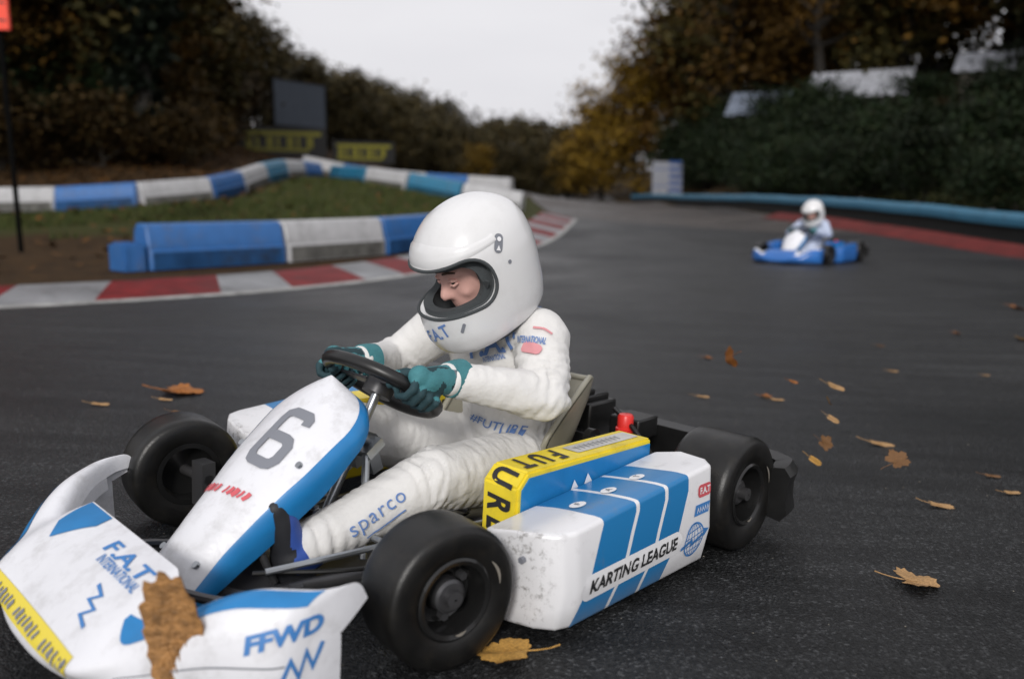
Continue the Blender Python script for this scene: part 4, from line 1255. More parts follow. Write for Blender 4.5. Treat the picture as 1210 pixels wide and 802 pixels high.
        O = lambda x, z: Vector((x, .64, z))
        rot = .02
        mb = MB(); mb2 = MB(); mb3 = MB(); mb4 = MB()
        pl = art_poly(art_rrect(.372, .056, .027))
        decal(mb, tree_, O(.505, .106), art=art_move(pl, rot=rot), off=.0016, **side)
        tx = art_text('KARTING LEAGUE', .039, shear=.12, bold=.0013, space=1.02)
        decal(mb2, tree_, O(.505, .106), art=art_move(tx, rot=rot), off=.0030, maxlen=.03, **side)
        # three small discs on the top face
        for x, ch in ((.585, 'F'), (.475, 'A'), (.365, 'T')):
            decal(mb, tree_, (x, .515, .26), (-1, 0, 0), (0, -1, 0), art_poly(art_ellipse(.022, .015)), off=.0016)
            tx = art_text(ch, .020, bold=.0006)
            md = MB(); decal(md, tree_, (x, .515, .26), (-1, 0, 0), (0, -1, 0), tx, off=.003); sticker('lettering', md, M['grey_print'], sp_)
        # badges on the white tail: red pill, blue wordmark, globe with arrow
        ring = art_rrect(.058, .030, .011)
        decal(mb3, tree_, O(.222, .208), art=art_poly(ring), off=.0016, **side)
        tx = art_text('F.A.T', .021, bold=.0008)
        decal(mb, tree_, O(.222, .208), art=tx, off=.0030, **side)
        tx = art_poly([(-.036, -.012), (.028, -.012), (.036, .013), (-.028, .013)])
        decal(mb4, tree_, O(.232, .165), art=tx, off=.0016, **side)
        for k in range(5):
            decal(mb, tree_, O(.232 + .022 - k * .011, .165), art=art_stroke([(-.003, -.006), (.001, .006), (.004, -.002)], .0022), off=.003, **side)
        gl = []
        g0 = art_ellipse(.040, .040, 36)
        gl.append(art_stroke(g0, .004, True))
        for q in (.35, .72): gl.append(art_stroke(art_ellipse(.040 * q, .040, 30), .0022, True))
        gl.append(art_stroke([(0, -.04), (0, .04)], .0022))
        for z in (-.024, -.010, .010, .024):
            w_3 = math.sqrt(.04 ** 2 - z * z); gl.append(art_stroke([(-w_3, z), (w_3, z)], .0022))
        gl.append(art_stroke([(-.055, -.006), (-.012, .002), (-.008, -.010), (.050, .004)], .0085))
        gl.append(art_poly([(.044, -.008), (.062, .007), (.040, .015)]))
        for a in gl: decal(mb4, tree_, O(.262, .098), art=art_move(a, rot=.12), off=.0020, maxlen=.03, **side)
        sticker('plate', mb, M['white_clean'], sp_); sticker('lettering', mb2, M['black_print'], sp_)
        sticker('badge', mb3, M['red_print'], sp_); sticker('globe_emblem', mb4, M['blue_print'], sp_)
        # bolt on the front face
        bb = MB(); bb.tube([(.770, .53, .165), (.780, .53, .165)], .007, 6); bb.build('bolt', M['grey_print'], sp_, angle=30)
    # ---- battery boxes in yellow bands
    for sg in (1, -1):
        ol = [(.668, .06), (.668, .254), (.636, .285), (.16, .278), (.16, .06)]
        bm = bmesh.new()
        A = [bm.verts.new((x, sg * .318, z)) for x, z in ol]; Bv = [bm.verts.new((x, sg * .418, z)) for x, z in ol]
        bm.faces.new(A); bm.faces.new(Bv[::-1])
        for i in range(5): bm.faces.new((A[i], Bv[i], Bv[(i + 1) % 5], A[(i + 1) % 5]))
        bmesh.ops.recalc_face_normals(bm, faces=bm.faces)
        bmesh.ops.bevel(bm, geom=list(bm.edges), offset=.005, segments=2, affect='EDGES')
        me = D.meshes.new('battery_box'); bm.to_mesh(me); bm.free()
        bo = mesh_obj('battery_box', me, M['yellow'] if near else M['blue_body'], root)
        pl = MB(); pl.add([(x, sg * .421, z) for x, z in [(.656, .075), (.656, .248), (.632, .272), (.168, .266), (.168, .075)]], [(0, 1, 2, 3, 4)])
        pl.add([(x, sg * .4165, z) for x, z in [(.656, .075), (.656, .248), (.632, .272), (.168, .266), (.168, .075)]], [(4, 3, 2, 1, 0)])
        b_0 = 0
        for i in range(5): pl.f.append((i, (i + 1) % 5, 5 + (i + 1) % 5, 5 + i)); pl.m.append(0)
        pl.build('side_plate', M['blue'], bo, smooth=False)
        if sg < 0 or not near: continue
        tree_ = bvh_of(me)
        mb = MB()
        for ch, pos, rt in (('F', (.476, .365, .285), (1, 0, 0)), ('U', (.535, .365, .285), (1, 0, 0)), ('T', (.594, .365, .286), (1, 0, 0)), ('U', (.652, .365, .269), (.70, 0, -.71)), ('R', (.670, .365, .214), (0, 0, -1)), ('E', (.670, .365, .164), (0, 0, -1))):
            mb = MB(); decal(mb, tree_, pos, rt, (0, 1, 0), art_move(art_text(ch, .088, shear=.15, bold=.003), sx=.70), off=.0022, maxlen=.03)
            sticker('letter', mb, M['black_print'], bo)
        mb = MB()
        mb = MB()
        decal(mb, tree_, (.30, .365, .285), (1, 0, 0), (0, 1, 0), art_poly(art_rrect(.25, .05, .006)), off=.0014)
        sticker('label_strip', mb, mat('pale_label', (.5, .49, .47), .5, var=.2, vscale=20), bo)
        mb = MB()
        for k in range(10):
            decal(mb, tree_, (.40 - k * .018, .365, .285), (1, 0, 0), (0, 1, 0), art_stroke([(-.006, -.012), (.0, .012), (.005, -.008)], .003), off=.0026)
        sticker('small_print', mb, M['grey_print'], bo)
        mb = MB()
        for x, z in ((.475, .222), (.425, .228)):
            mb.add([(x - .018, .424, z - .012), (x + .018, .424, z - .012), (x + .004, .424, z + .016)], [(0, 1, 2)])
        mb.build('white_mark', M['white_clean'], bo, smooth=False, fix=False)
    # ---- steering
    sc_ = Vector((.698, .008, .412)); nn = Vector((-.54, 0, .84)).normalized(); upv = Vector((.84, 0, .54)).normalized(); lat = Vector((0, 1, 0))
    wb = MB()
    RW = .142
    def rim_pt(a): return sc_ + lat * (RW * math.cos(a)) + upv * (RW * .92 * math.sin(a))
    ring = [rim_pt(2 * PI * k / 48) for k in range(48)]
    rows = []
    for k in range(48):
        a = 2 * PI * k / 48
        rad = (ring[k] - sc_).normalized()
        rr = .0165 + .008 * max(0, -math.sin(a)) ** 2
        rows.append([ring[k] + rad * rr * math.cos(b) + nn * rr * math.sin(b) for b in [2 * PI * j / 12 for j in range(12)]])
    wb.grid(rows, cu=True, cv=True)
    wo = wb.build('steering_wheel', M['black'], root)
    sp2 = MB()
    for a in (R(12), R(168), R(270)):
        e_ = rim_pt(a); d_ = (e_ - sc_).normalized(); sd = d_.cross(nn)
        sp2.add([sc_ + d_ * .03 + sd * .022, sc_ + d_ * .03 - sd * .022, e_ - sd * .014, e_ + sd * .014] + [p - nn * .006 for p in (sc_ + d_ * .03 + sd * .022, sc_ + d_ * .03 - sd * .022, e_ - sd * .014, e_ + sd * .014)], [(0, 1, 2, 3), (7, 6, 5, 4), (0, 3, 7, 4), (1, 2, 6, 5)])
    sp2.tube([sc_ - nn * .03, sc_ + nn * .008], .036, 20)
    for k in range(3):
        a = k * 2.1; p = sc_ + lat * (.024 * math.cos(a)) + upv * (.024 * math.sin(a)); sp2.tube([p, p + nn * .016], .006, 6)
    sp2.build('spoke', M['dark_steel'], wo, smooth=True, angle=30)
    cb = MB()
    cb.tube([sc_ - nn * .02, (.855, .012, .135), (.90, .012, .075)], .0115, 14)
    cb.build('steering_column', M['steel'], root)
    br = MB()
    br.tube([(.79, .07, .27), (.86, .155, .07)], .009, 10); br.tube([(.79, -.05, .27), (.86, -.14, .07)], .009, 10)
    br.box((.775, .012, .285), (.05, .15, .022), Matrix.Rotation(R(35), 3, 'Y')); br.box((.755, .045, .255), (.03, .028, .075), Matrix.Rotation(R(20), 3, 'Y')); br.box((.755, -.015, .255), (.03, .028, .075), Matrix.Rotation(R(20), 3, 'Y'))
    br.build('column_support', M['steel'], root, angle=30)
    pk = MB()
    pk.tube(spline([(.755, .05, .295), (.83, .07, .325), (.90, .075, .335), (.935, .06, .330)], 6), [.016] * 7 + [.013] * 12, 10)
    pk.build('panel_bracket', M['steel'], root)
    return root, (sc_, nn, upv, lat, rim_pt, RW)

M['blue_body'] = mat('blue_body_plastic', (.022, .13, .42), .3, var=.1, vscale=5)
kart, wheel_info = make_kart('white and blue racing kart number 6 close to the camera, cornering', 'racing karts on the track', True)
kart.matrix_world = KM
# ------------------------------------------------------------------ driver
sc_, nn, upv, lat, rim_pt, RW = wheel_info
HC = Vector((.452, .055, .694))
HS = 1.09
HM = Matrix.Translation(HC) @ (Matrix.Rotation(R(-16), 4, 'Z') @ Matrix.Rotation(R(33), 4, 'Y') @ Matrix.Rotation(R(-3), 4, 'X'))
def rough_cloth(me, amp, k, foc=()):
    """creases: ridged noise pushed along the normals, stronger near the joints in foc"""
    nrm = [v.normal.copy() for v in me.vertices]
    cos = [v.co.copy() for v in me.vertices]
    for v, p, vn in zip(me.vertices, cos, nrm):
        g = .35 + sum(math.exp(-((p - Vector(c)).length / r_) ** 2) for c, r_ in foc)
        n1 = noise.noise(p * k); n2 = noise.noise(p * k * 2.1 + Vector((7, 3, 1)))
        rd = (1 - abs(n1) * 2.2) * .7 + (1 - abs(n2) * 2.2) * .3
        v.co = p + vn * amp * (rd - .5) * min(1.5, g)
    me.update()

def folds(me, segs, amp):
    nrm = [v.normal.copy() for v in me.vertices]; cos = [v.co.copy() for v in me.vertices]
    for v, p, vn in zip(me.vertices, cos, nrm):
        best = None
        for a, b, rr, ja, jb in segs:
            d = b - a; L_ = d.length; t = (p - a).dot(d) / (L_ * L_)
            if not -.15 < t < 1.15: continue
            q = a + d * t; dist = (p - q).length
            if dist < rr and (best is None or dist < best[0]): best = (dist, t * L_, L_, d / L_, q, ja, jb)
        if not best: continue
        _, s, L_, ax, q, ja, jb = best
        k = ja * math.exp(-(s / .085) ** 2) + jb * math.exp(-((L_ - s) / .085) ** 2) + .22
        n1 = noise.noise(p * 9); side = ax.orthogonal().normalized(); ang = math.atan2((p - q).dot(side), (p - q).dot(ax.cross(side)))
        ph = s / .030 * PI + 3.2 * n1 + .8 * math.sin(ang + 2 * n1)
        f = abs(math.sin(ph)) ** .7
        mask = max(0, .35 + 1.3 * noise.noise(p * 13 + Vector((3, 9, 2))))
        v.co = p + vn * amp * (f - .6) * k * min(1.2, mask)
    me.update()

def make_body():
    mb = MB()
    # pelvis and torso
    mb.ball((.225, 0, .155), (.13, .155, .10))
    mb.capsule((.22, .0, .20), (.275, .02, .42), .125, .128)
    mb.ball((.285, .02, .43), (.115, .170, .14))
    mb.ball((.30, .02, .50), (.09, .150, .085))
    mb.capsule((.325, .16, .520), (.325, -.13, .520), .070, .070)
    mb.capsule((.345, .03, .545), (.40, .05, .635), .060, .056)
    # arms
    for sg, S, E_, W in ((1, (.325, .175, .515), (.405, .265, .388), (.622, .165, .440)), (-1, (.325, -.150, .515), (.430, -.265, .390), (.625, -.150, .432))):
        mb.capsule(S, E_, .072, .060); mb.capsule(E_, W, .060, .041); mb.ball(E_, .061, 8)
    # legs
    for sg, Hh, K, A_ in ((1, (.26, .095, .15), (.655, .150, .205), (.965, .105, .118)), (-1, (.26, -.095, .15), (.64, -.165, .250), (.965, -.105, .118))):
        mb.capsule(Hh, K, .100, .075); mb.capsule(K, A_, .074, .050); mb.ball(K, .076, 8)
    # head
    Rm = HM.to_3x3()
    hp = lambda x, y, z: HM @ Vector((x, y, z))
    mb.ball(hp(0, 0, .0), (.098, .076, .118), 14, M=Rm)
    mb.ball(hp(.022, 0, -.055), (.075, .060, .070), 12, M=Rm)
    mb.capsule(hp(.090, 0, .010), hp(.110, 0, -.028), .009, .013, 10)
    for s_ in (-1, 1):
        mb.ball(hp(.102, s_ * .009, -.032), .009, 6)
        mb.capsule(hp(.086, s_ * .018, .024), hp(.076, s_ * .046, .022), .010, .009, 8)
        mb.ball(hp(.066, s_ * .040, -.030), (.018, .018, .018), 8, M=Rm)
    me = blob(mb, .0075, 5, .5)
    for v in me.vertices: pass
    cloth = me
    HI = HM.inverted()
    # creases only below the neck
    foc = [((.40, .26, .39), .12), ((.45, .235, .40), .10), ((.43, -.265, .39), .12), ((.655, .15, .205), .12), ((.30, .10, .20), .14), ((.33, .17, .50), .10), ((.30, .05, .25), .12), ((.95, .11, .13), .09), ((.64, -.165, .25), .12)]
    keep = {}
    for v in me.vertices:
        q = HI @ v.co
        if q.length < .155: keep[v.index] = v.co.copy()
    rough_cloth(me, .0048, 13, foc)
    V3 = Vector
    folds(me, [(V3((.325, .175, .515)), V3((.405, .265, .388)), .10, .7, 1.2), (V3((.405, .265, .388)), V3((.622, .165, .440)), .08, 1.2, .8), (V3((.325, -.15, .515)), V3((.43, -.265, .39)), .10, .7, 1.2), (V3((.43, -.265, .39)), V3((.625, -.15, .432)), .08, 1.2, .8),
                (V3((.26, .095, .15)), V3((.655, .15, .205)), .12, 1.3, 1.0), (V3((.655, .15, .205)), V3((.965, .105, .118)), .095, 1.0, 1.3), (V3((.26, -.095, .15)), V3((.64, -.165, .25)), .12, 1.3, 1.0), (V3((.64, -.165, .25)), V3((.965, -.105, .118)), .095, 1.0, 1.3),
                (V3((.21, 0, .12)), V3((.29, .02, .45)), .20, 1.2, .3)], .011)
    for i, c in keep.items(): me.vertices[i].co = c
    # face skin inside the helmet opening
    mi = []
    for p in me.polygons:
        q = HI @ p.center
        skin = q.length < .17 and q.x > .020 and abs(q.y) < .075 and -.085 < q.z < .058
        mi.append(1 if skin else 0)
    return me, mi

def helmet_meshes():
    lv = [(-.150, .138, -.088, .086), (-.146, .152, -.104, .100), (-.130, .166, -.118, .110), (-.10, .174, -.128, .119), (-.06, .168, -.137, .124), (-.02, .155, -.145, .1265), (.02, .146, -.149, .1265), (.06, .132, -.147, .121),
          (.09, .113, -.135, .109), (.115, .090, -.114, .091), (.135, .060, -.083, .066), (.146, .032, -.050, .038), (.1495, .008, -.022, .014)]
    # finer rings by interpolation
    zz = np.concatenate([np.linspace(-.150, -.13, 5), np.linspace(-.12, .12, 22), .12 + .0295 * np.sin(np.linspace(.2, PI / 2, 9))])
    def prof(i, z): return interp([(a[0], a[i]) for a in lv], z)
    def shell(shr):
        mb = MB(); rows = []
        for z in zz:
            xf, xb, w = prof(1, z) - shr, prof(2, z) + shr, prof(3, z) - shr
            row = []
            for k in range(72):
                a = 2 * PI * k / 72
                c, s_ = math.cos(a), math.sin(a)
                e_ = .86
                cx = math.copysign(abs(c) ** e_, c); sy = math.copysign(abs(s_) ** e_, s_)
                cxm = (xf + xb) / 2; hx = max(.003, (xf - xb) / 2)
                row.append(Vector((cxm + hx * cx, max(.003, w) * sy, z - (shr if z > 0 else -shr) * .9)))
            rows.append(row)
        mb.grid(rows, cv=True)
        mb.f.append(tuple(range(72))); mb.m.append(0)
        mb.f.append(tuple((len(zz) - 1) * 72 + j for j in range(72))[::-1]); mb.m.append(0)
        me = mb.mesh('tmp_shell', smooth=False)
        bm = bmesh.new(); bm.from_mesh(me); bmesh.ops.recalc_face_normals(bm, faces=bm.faces); bm.to_mesh(me); bm.free()
        me = evaluated(me, [('SMOOTH', dict(factor=.5, iterations=3))])
        return me
    def cut(me, cutter_mb):
        cme = cutter_mb.mesh('tmp_cut', smooth=False)
        bm = bmesh.new(); bm.from_mesh(cme); bmesh.ops.recalc_face_normals(bm, faces=bm.faces); bm.to_mesh(cme); bm.free()
        co = link(D.objects.new('tmp_cut', cme))
        out = evaluated(me, [('BOOLEAN', dict(operation='DIFFERENCE', object=co, solver='EXACT'))])
        D.objects.remove(co)
        return out
    def port(x0, z0, z1, zf0, zf1, r_):
        """eye port prism across the helmet: rounded at its rear end, in side view"""
        pts = [(.30, zf0), (.30, zf1)]
        n_ = 8
        for k in range(n_ + 1):
            a = R(90 + 90 * k / n_); pts.append((x0 + r_ + r_ * math.cos(a), z1 - r_ + r_ * math.sin(a)))
        for k in range(n_ + 1):
            a = R(180 + 90 * k / n_); pts.append((x0 + r_ + r_ * math.cos(a), z0 + r_ + r_ * math.sin(a)))
        mb = MB()
        k = len(pts)
        mb.v += [(x, -.25, z) for x, z in pts] + [(x, .25, z) for x, z in pts]
        mb.f += [tuple(range(k)), tuple(range(k, 2 * k))[::-1]] + [(i, (i + 1) % k, k + (i + 1) % k, k + i) for i in range(k)]
        mb.m += [0] * (k + 2)
        return mb
    def hollow(shr, port_mb, thick):
        base = shell(shr)
        tr = bvh_of(base)
        me = cut(cut(base, port_mb), neck)
        bm = bmesh.new(); bm.from_mesh(me)
        dead = [f for f in bm.faces if tr.find_nearest(f.calc_center_median())[3] > .0012]
        bmesh.ops.delete(bm, geom=dead, context='FACES')
        bmesh.ops.recalc_face_normals(bm, faces=bm.faces)
        out = D.meshes.new('tmp_hollow'); bm.to_mesh(out); bm.free()
        return evaluated(out, [('SOLIDIFY', dict(thickness=thick, offset=-1.0))])
    neck = MB(); neck.tube([(.028, 0, -.20), (.028, 0, -.10)], .088, 40)
    outer = hollow(0, port(.026, -.046, .064, -.034, .058, .050), .016)
    liner = hollow(.0175, port(.050, -.034, .048, -.026, .042, .034), .022)
    return outer, liner

def helmet_edges(me):
    """boundary loops between the outer skin and the cut edge: the eye port and the neck"""
    bm = bmesh.new(); bm.from_mesh(me)
    es = [e for e in bm.edges if len(e.link_faces) == 2 and e.calc_face_angle(0) > R(55)]
    ev = {}
    for e in es:
        for a, b in ((0, 1), (1, 0)): ev.setdefault(e.verts[a].index, []).append(e.verts[b].index)
    co = {v.index: v.co.copy() for v in bm.verts}
    bm.free()
    seen, loops = set(), []
    for s in ev:
        if s in seen: continue
        loop, cur = [], s
        while cur is not None:
            seen.add(cur); loop.append(co[cur])
            cur = next((n_ for n_ in ev[cur] if n_ not in seen), None)
        if len(loop) > 24: loops.append(loop)
    loops.sort(key=len, reverse=True)
    out = []
    HI = HM.inverted()
    for l in loops[:4]:
        c = sum(l, Vector()) / len(l); q = HI @ c
        out.append(('port_gasket' if q.z > -.09 else 'neck_trim', l))
    return out

def make_driver(name_label, suit, kart_m, near=True):
    root = empty('person')
    tag(root, name_label, 'person', 'kart drivers')
    bme, bmi = make_body()
    bo = mesh_obj('body', bme, [suit, M['skin']], root)
    bme.polygons.foreach_set('material_index', bmi); bme.polygons.foreach_set('use_smooth', [True] * len(bme.polygons)); bme.update()
    Rm = HM.to_3x3()
    for s_ in (-1, 1):
        c = HM @ Vector((.0795, s_ * .032, .006))
        eb = MB(); eb.ball(c, .0108, 10)
        eo = eb.build('eye', M['eye_white'], bo)
        for zz_, tl in ((.0050, .9), (-.0074, -.8)):      # eyelids
            lb_ = MB(); lb_.tube([HM @ Vector((.0885, s_ * .0185, .005 + zz_ * .6)), HM @ Vector((.0925, s_ * .027, .006 + zz_)), HM @ Vector((.0905, s_ * .036, .006 + zz_)), HM @ Vector((.081, s_ * .0445, .005 + zz_ * .5))], [.003, .0052, .0052, .003], 8); lb_.build('eyelid', M['skin'], eo)
        ib = MB(); ib.ball(c + Rm @ Vector((.0085, s_ * .003, -.001)), .0062, 8); ib.build('iris', M['eye_dark'], eo)
        wb = MB(); wb.tube([HM @ Vector((.0965, s_ * .016, .030)), HM @ Vector((.092, s_ * .034, .034)), HM @ Vector((.080, s_ * .050, .029))], [.003, .0035, .002], 6); wb.build('eyebrow', M['brow'], bo)
    cl = MB(); Rm2 = HM.to_3x3()
    cr0 = [Vector((.350, .032, .585)) + Vector((.066 * math.cos(a), .068 * math.sin(a), -.018 * math.cos(a))) for a in [2 * PI * k / 28 for k in range(29)]]
    cl.tube(cr0, .011, 8, caps=False); cl.build('collar', suit, bo)
    # helmet
    outer, liner = helmet_meshes()
    for me in (outer, liner):
        for v in me.vertices: v.co = HM @ (v.co * HS)
        me.polygons.foreach_set('use_smooth', [True] * len(me.polygons)); me.update()
        me.set_sharp_from_angle(angle=R(40))
    ho = mesh_obj('helmet', outer, M['helmet'], root)
    mesh_obj('liner', liner, M['padding'], ho)
    rim = helmet_edges(outer)
    for nm, loop in rim:
        tb_ = MB(); run = [loop[0]]
        for q in loop[1:] + loop[:1]:
            if (q - run[-1]).length > .03:
                if len(run) > 3: tb_.tube(run, .0042 if nm == 'port_gasket' else .0065, 8, caps=True)
                run = [q]
            else: run.append(q)
        if len(run) > 3: tb_.tube(run, .0042 if nm == 'port_gasket' else .0065, 8, caps=True)
        tb_.build(nm, M['padding'], ho)
    vz = MB(); rows = []
    for k in range(41):
        a = R(-96 + 192 * k / 40)
        e_ = 1.0 - .55 * abs(math.sin(a)) ** 3
        row = []
        for q in np.linspace(0, 1, 6):
            z = .070 + .040 * q * e_ - .006 * abs(math.sin(a))
            row.append((math.cos(a), math.sin(a), z))
        rows.append(row)
    ht0 = bvh_of(outer)
    pr = []
    for row in rows:
        r_ = []
        for c_, s_, z in row:
            o_ = HM @ (Vector((c_ * .30, s_ * .30, z)) * HS); tgt = HM @ (Vector((-.005, 0, z)) * HS)
            hq = ht0.ray_cast(o_, (tgt - o_).normalized(), .6)
            r_.append(hq[0] + hq[1] * (.0035 if 0 < row.index((c_, s_, z)) < 5 else .0005) if hq[0] else tgt)
        pr.append(r_)
    vz.grid(pr); vz.build('brow_guard', M['helmet'], ho, angle=60)
    if near:
        ht = bvh_of(outer)
        # chin vent slots, pivot plate with marks, screw, brow lettering
        mb = MB()
        decal_px(mb, ht, (529, 372), (545, 362), 1.0, art_poly(art_rrect(1.0, .22, .1)), maxlen=.02)
        sticker('vent_slot', mb, M['grey_print'], ho); mb = MB()
        decal_px(mb, ht, (549, 382), (546, 393), 1.0, art_poly(art_rrect(1.0, .3, .12)), maxlen=.02)
        sticker('vent_slot', mb, M['grey_print'], ho); mb = MB()
        decal_px(mb, ht, (600, 309), (604, 309), 1.0, art_poly(art_ellipse(.5, .5)), maxlen=.02)
        sticker('screw', mb, M['grey_print'], ho)
        mb = MB(); mb2 = MB()
        pa, pb_ = (588, 299), (589, 276)
        decal_px(mb, ht, pa, pb_, 2.0, art_poly(art_rrect(2.0, .95, .45)), off=.002)
        decal_px(mb2, ht, pa, pb_, 2.0, art_poly(art_move(art_poly(art_ellipse(.24, .22)), .42, 0)[0]), off=.004)
        decal_px(mb2, ht, pa, pb_, 2.0, art_poly(art_move(art_poly([(-.3, -.25), (.25, 0), (-.3, .25)]), -.45, 0)[0]), off=.004)
        sticker('pivot_plate', mb, M['grey_print'], ho); sticker('pivot_mark', mb2, M['white_clean'], ho)
        mb = MB(); tx = art_text('F.A.T', 1, bold=.02)
        decal_px(mb, ht, (508, 398), (530, 390), text_w(tx), tx)
        sticker('lettering', mb, M['suit_print'], ho)
    # gloves: palm, four unequal fingers closed round the rim, thumb
    for s_, ang, W in ((1, R(8), Vector((.622, .165, .440))), (-1, R(174), Vector((.625, -.150, .432)))):
        G = rim_pt(ang)
        rad = (G - sc_).normalized(); tan = (rim_pt(ang + .02 * s_) - rim_pt(ang - .02 * s_)).normalized()   # tan: up along the rim
        fr = -nn
        gm = MB()
        palm = G + rad * .018 + nn * .026
        gm.capsule(W, palm - rad * .002, .036, .032)
        gm.capsule(palm + tan * .024, palm - tan * .026, .026, .024)
        for k, (o, ln, r_) in enumerate(((.036, .92, .0090), (.012, 1.0, .0094), (-.012, .96, .0090), (-.035, .82, .0082))):
            b0 = G + tan * o
            p = [palm + tan * o * .9, b0 + rad * .036 + fr * .010, b0 + rad * .022 * ln + fr * .032 * ln, b0 - rad * .010 * ln + fr * .031, b0 - rad * .030 * ln + fr * .008, b0 - rad * .026 * ln - fr * .012]
            for q in range(5): gm.capsule(p[q], p[q + 1], r_ * (1.12 if q < 2 else 1 - .04 * q), r_ * (1.05 - .05 * q), 10)
        tp = [palm + tan * .020 - rad * .012, G - rad * .020 + nn * .026 + tan * .034, G - rad * .030 + nn * .010 + tan * .050, G - rad * .028 + fr * .014 + tan * .054]
        for q in range(3): gm.capsule(tp[q], tp[q + 1], .0135 - .001 * q, .0125 - .001 * q, 10)
        me = blob(gm, .0042, 3, .5)
        go = mesh_obj('glove', me, [M['teal'], M['teal_dark'], M['glove_grey']], root)
        mi = []
        for p in me.polygons:
            c = p.center
            along = (c - W).dot((palm - W).normalized()); fk = (c - G).dot(fr)
            mi.append(2 if .012 < along < .022 else 1 if (fk > .004 or noise.noise(c * 28) > .22) else 0)
        me.polygons.foreach_set('material_index', mi); me.update()
        cf = MB()
        d_ = (palm - W).normalized()
        cf.tube([W - d_ * .030, W - d_ * .012, W + d_ * .012], [.046, .045, .041], 24)
        co = cf.build('cuff', [M['teal']], go, angle=50)
        if near and s_ > 0:
            tr = bvh_of(co.data); mb = MB()
            decal_px(mb, tr, (512, 425), (532, 448), 1.0, art_poly(art_rrect(1.1, .55, .1)), off=.002); sticker('cuff_label', mb, M['glove_grey'], go)
    # boots
    for s_ in (1, -1):
        bb = MB()
        A_ = Vector((.965, s_ * .098, .118))
        bb.capsule(A_ - Vector((.05, 0, -.008)), A_ + Vector((.035, 0, -.02)), .052, .048)
        bb.capsule(A_ + Vector((.03, 0, -.055)), A_ + Vector((.062, 0, .060)), .040, .034)
        bb.capsule(A_ + Vector((.062, 0, .055)), A_ + Vector((.078, 0, .092)), .034, .026)
        bb.ball(A_ + Vector((.02, 0, -.06)), .038, 8)
        me = blob(bb, .006, 4)
        o = mesh_obj('boot', me, [M['boot_blue'], M['boot_black']], root)
        me.polygons.foreach_set('material_index', [1 if ((p.center.x - A_.x) > .065 or p.center.z < .075 or noise.noise(p.center * 17) > .12) else 0 for p in me.polygons]); me.update()
    if near:
        bt = bvh_of(bme)
        def put(name, items, m_):
            for pa, pb_, art, st_, w_0 in items:
                mb = MB(); decal_px(mb, bt, pa, pb_, w_0, art, off=.006, maxlen=.006, stretch=st_, jump=25, back=.05)
                sticker(name, mb, m_, bo)
        t1 = art_text('sparco', 1, bold=.0, space=1.15)
        t2 = art_text('#FUTURE', 1, shear=.2, bold=.012)
        t3 = art_text('F.A.T', 1, bold=.03)
        t4 = art_text('INTERNATIONAL', 1, bold=.02)
        ul = art_stroke([(-.5, 0), (.5, 0)], .035)
        put('lettering', [((413, 628), (476, 583), t1, .95, text_w(t1)), ((432, 634), (478, 601), ul, 1, 1.0),
                          ((556, 489), (622, 508), t2, 1.0, text_w(t2)), ((556, 412), (608, 399), t3, 1.1, text_w(t3)), ((572, 425), (598, 420), t4, 2.2, text_w(t4)),
                          ((613, 402), (646, 404), t4, 2.4, text_w(t4))], M['suit_print'])
        st1 = art_stroke([(-.5, 0), (-.2, .12), (.2, .12), (.5, 0)], .14)
        put('shoulder_stripe', [((609, 400), (618, 372), st1, 1, 1.0), ((620, 369), (640, 365), st1, 1, 1.0)], M['suit_print'])
        put('patch', [((618, 410), (640, 416), art_poly(art_rrect(1.0, .55, .2)), 1, 1.0), ((630, 388), (652, 396), art_stroke([(-.5, 0), (0, .08), (.5, 0)], .13), 1, 1.0)], M['pink_print'])
    root.matrix_world = kart_m
    return root

driver = make_driver('person in a white racing suit and open white helmet steering the near kart', M['suit'], KM, True)

# ------------------------------------------------------------------ the kart coming round the bend behind
def copy_tree(o, parent=None, swap=None):
    c = o.copy(); C.objects.link(c)
    if parent is not None: c.parent = parent
    if swap and c.type == 'MESH' and any(ms and ms.name in swap for ms in c.data.materials):
        c.data = c.data.copy()
        for i, ms in enumerate(c.data.materials):
            if ms and ms.name in swap: c.data.materials[i] = swap[ms.name]
    for ch in list(o.children): copy_tree(ch, c, swap)
    return c
kart2, _ = make_kart('blue kart with white trim far back on the track, coming round the bend', 'racing karts on the track', False)
FX, FY = 4.27, 12.4
FM = Matrix.Translation((FX, FY, h(FX, FY) + .004)) @ Matrix.Rotation(R(-130), 4, 'Z') @ Matrix.Scale(.95, 4)
kart2.matrix_world = FM
skip = {'lettering', 'shoulder_stripe', 'patch', 'cuff_label', 'vent_slot', 'screw', 'pivot_plate', 'pivot_mark'}
def strip(o):
    for ch in list(o.children):
        strip(ch)
        if ch.name.split('.')[0] in skip: D.objects.remove(ch)
d2 = copy_tree(driver, None, {'suit_white_cloth': mat('pale_blue_suit_cloth', (.46, .52, .66), .85, var=.15, vscale=9, bump=.14, bscale=70)})
strip(d2)
d2['label'] = 'person in a pale bluish white suit with a white helmet steering the far kart'
d2.matrix_world = FM

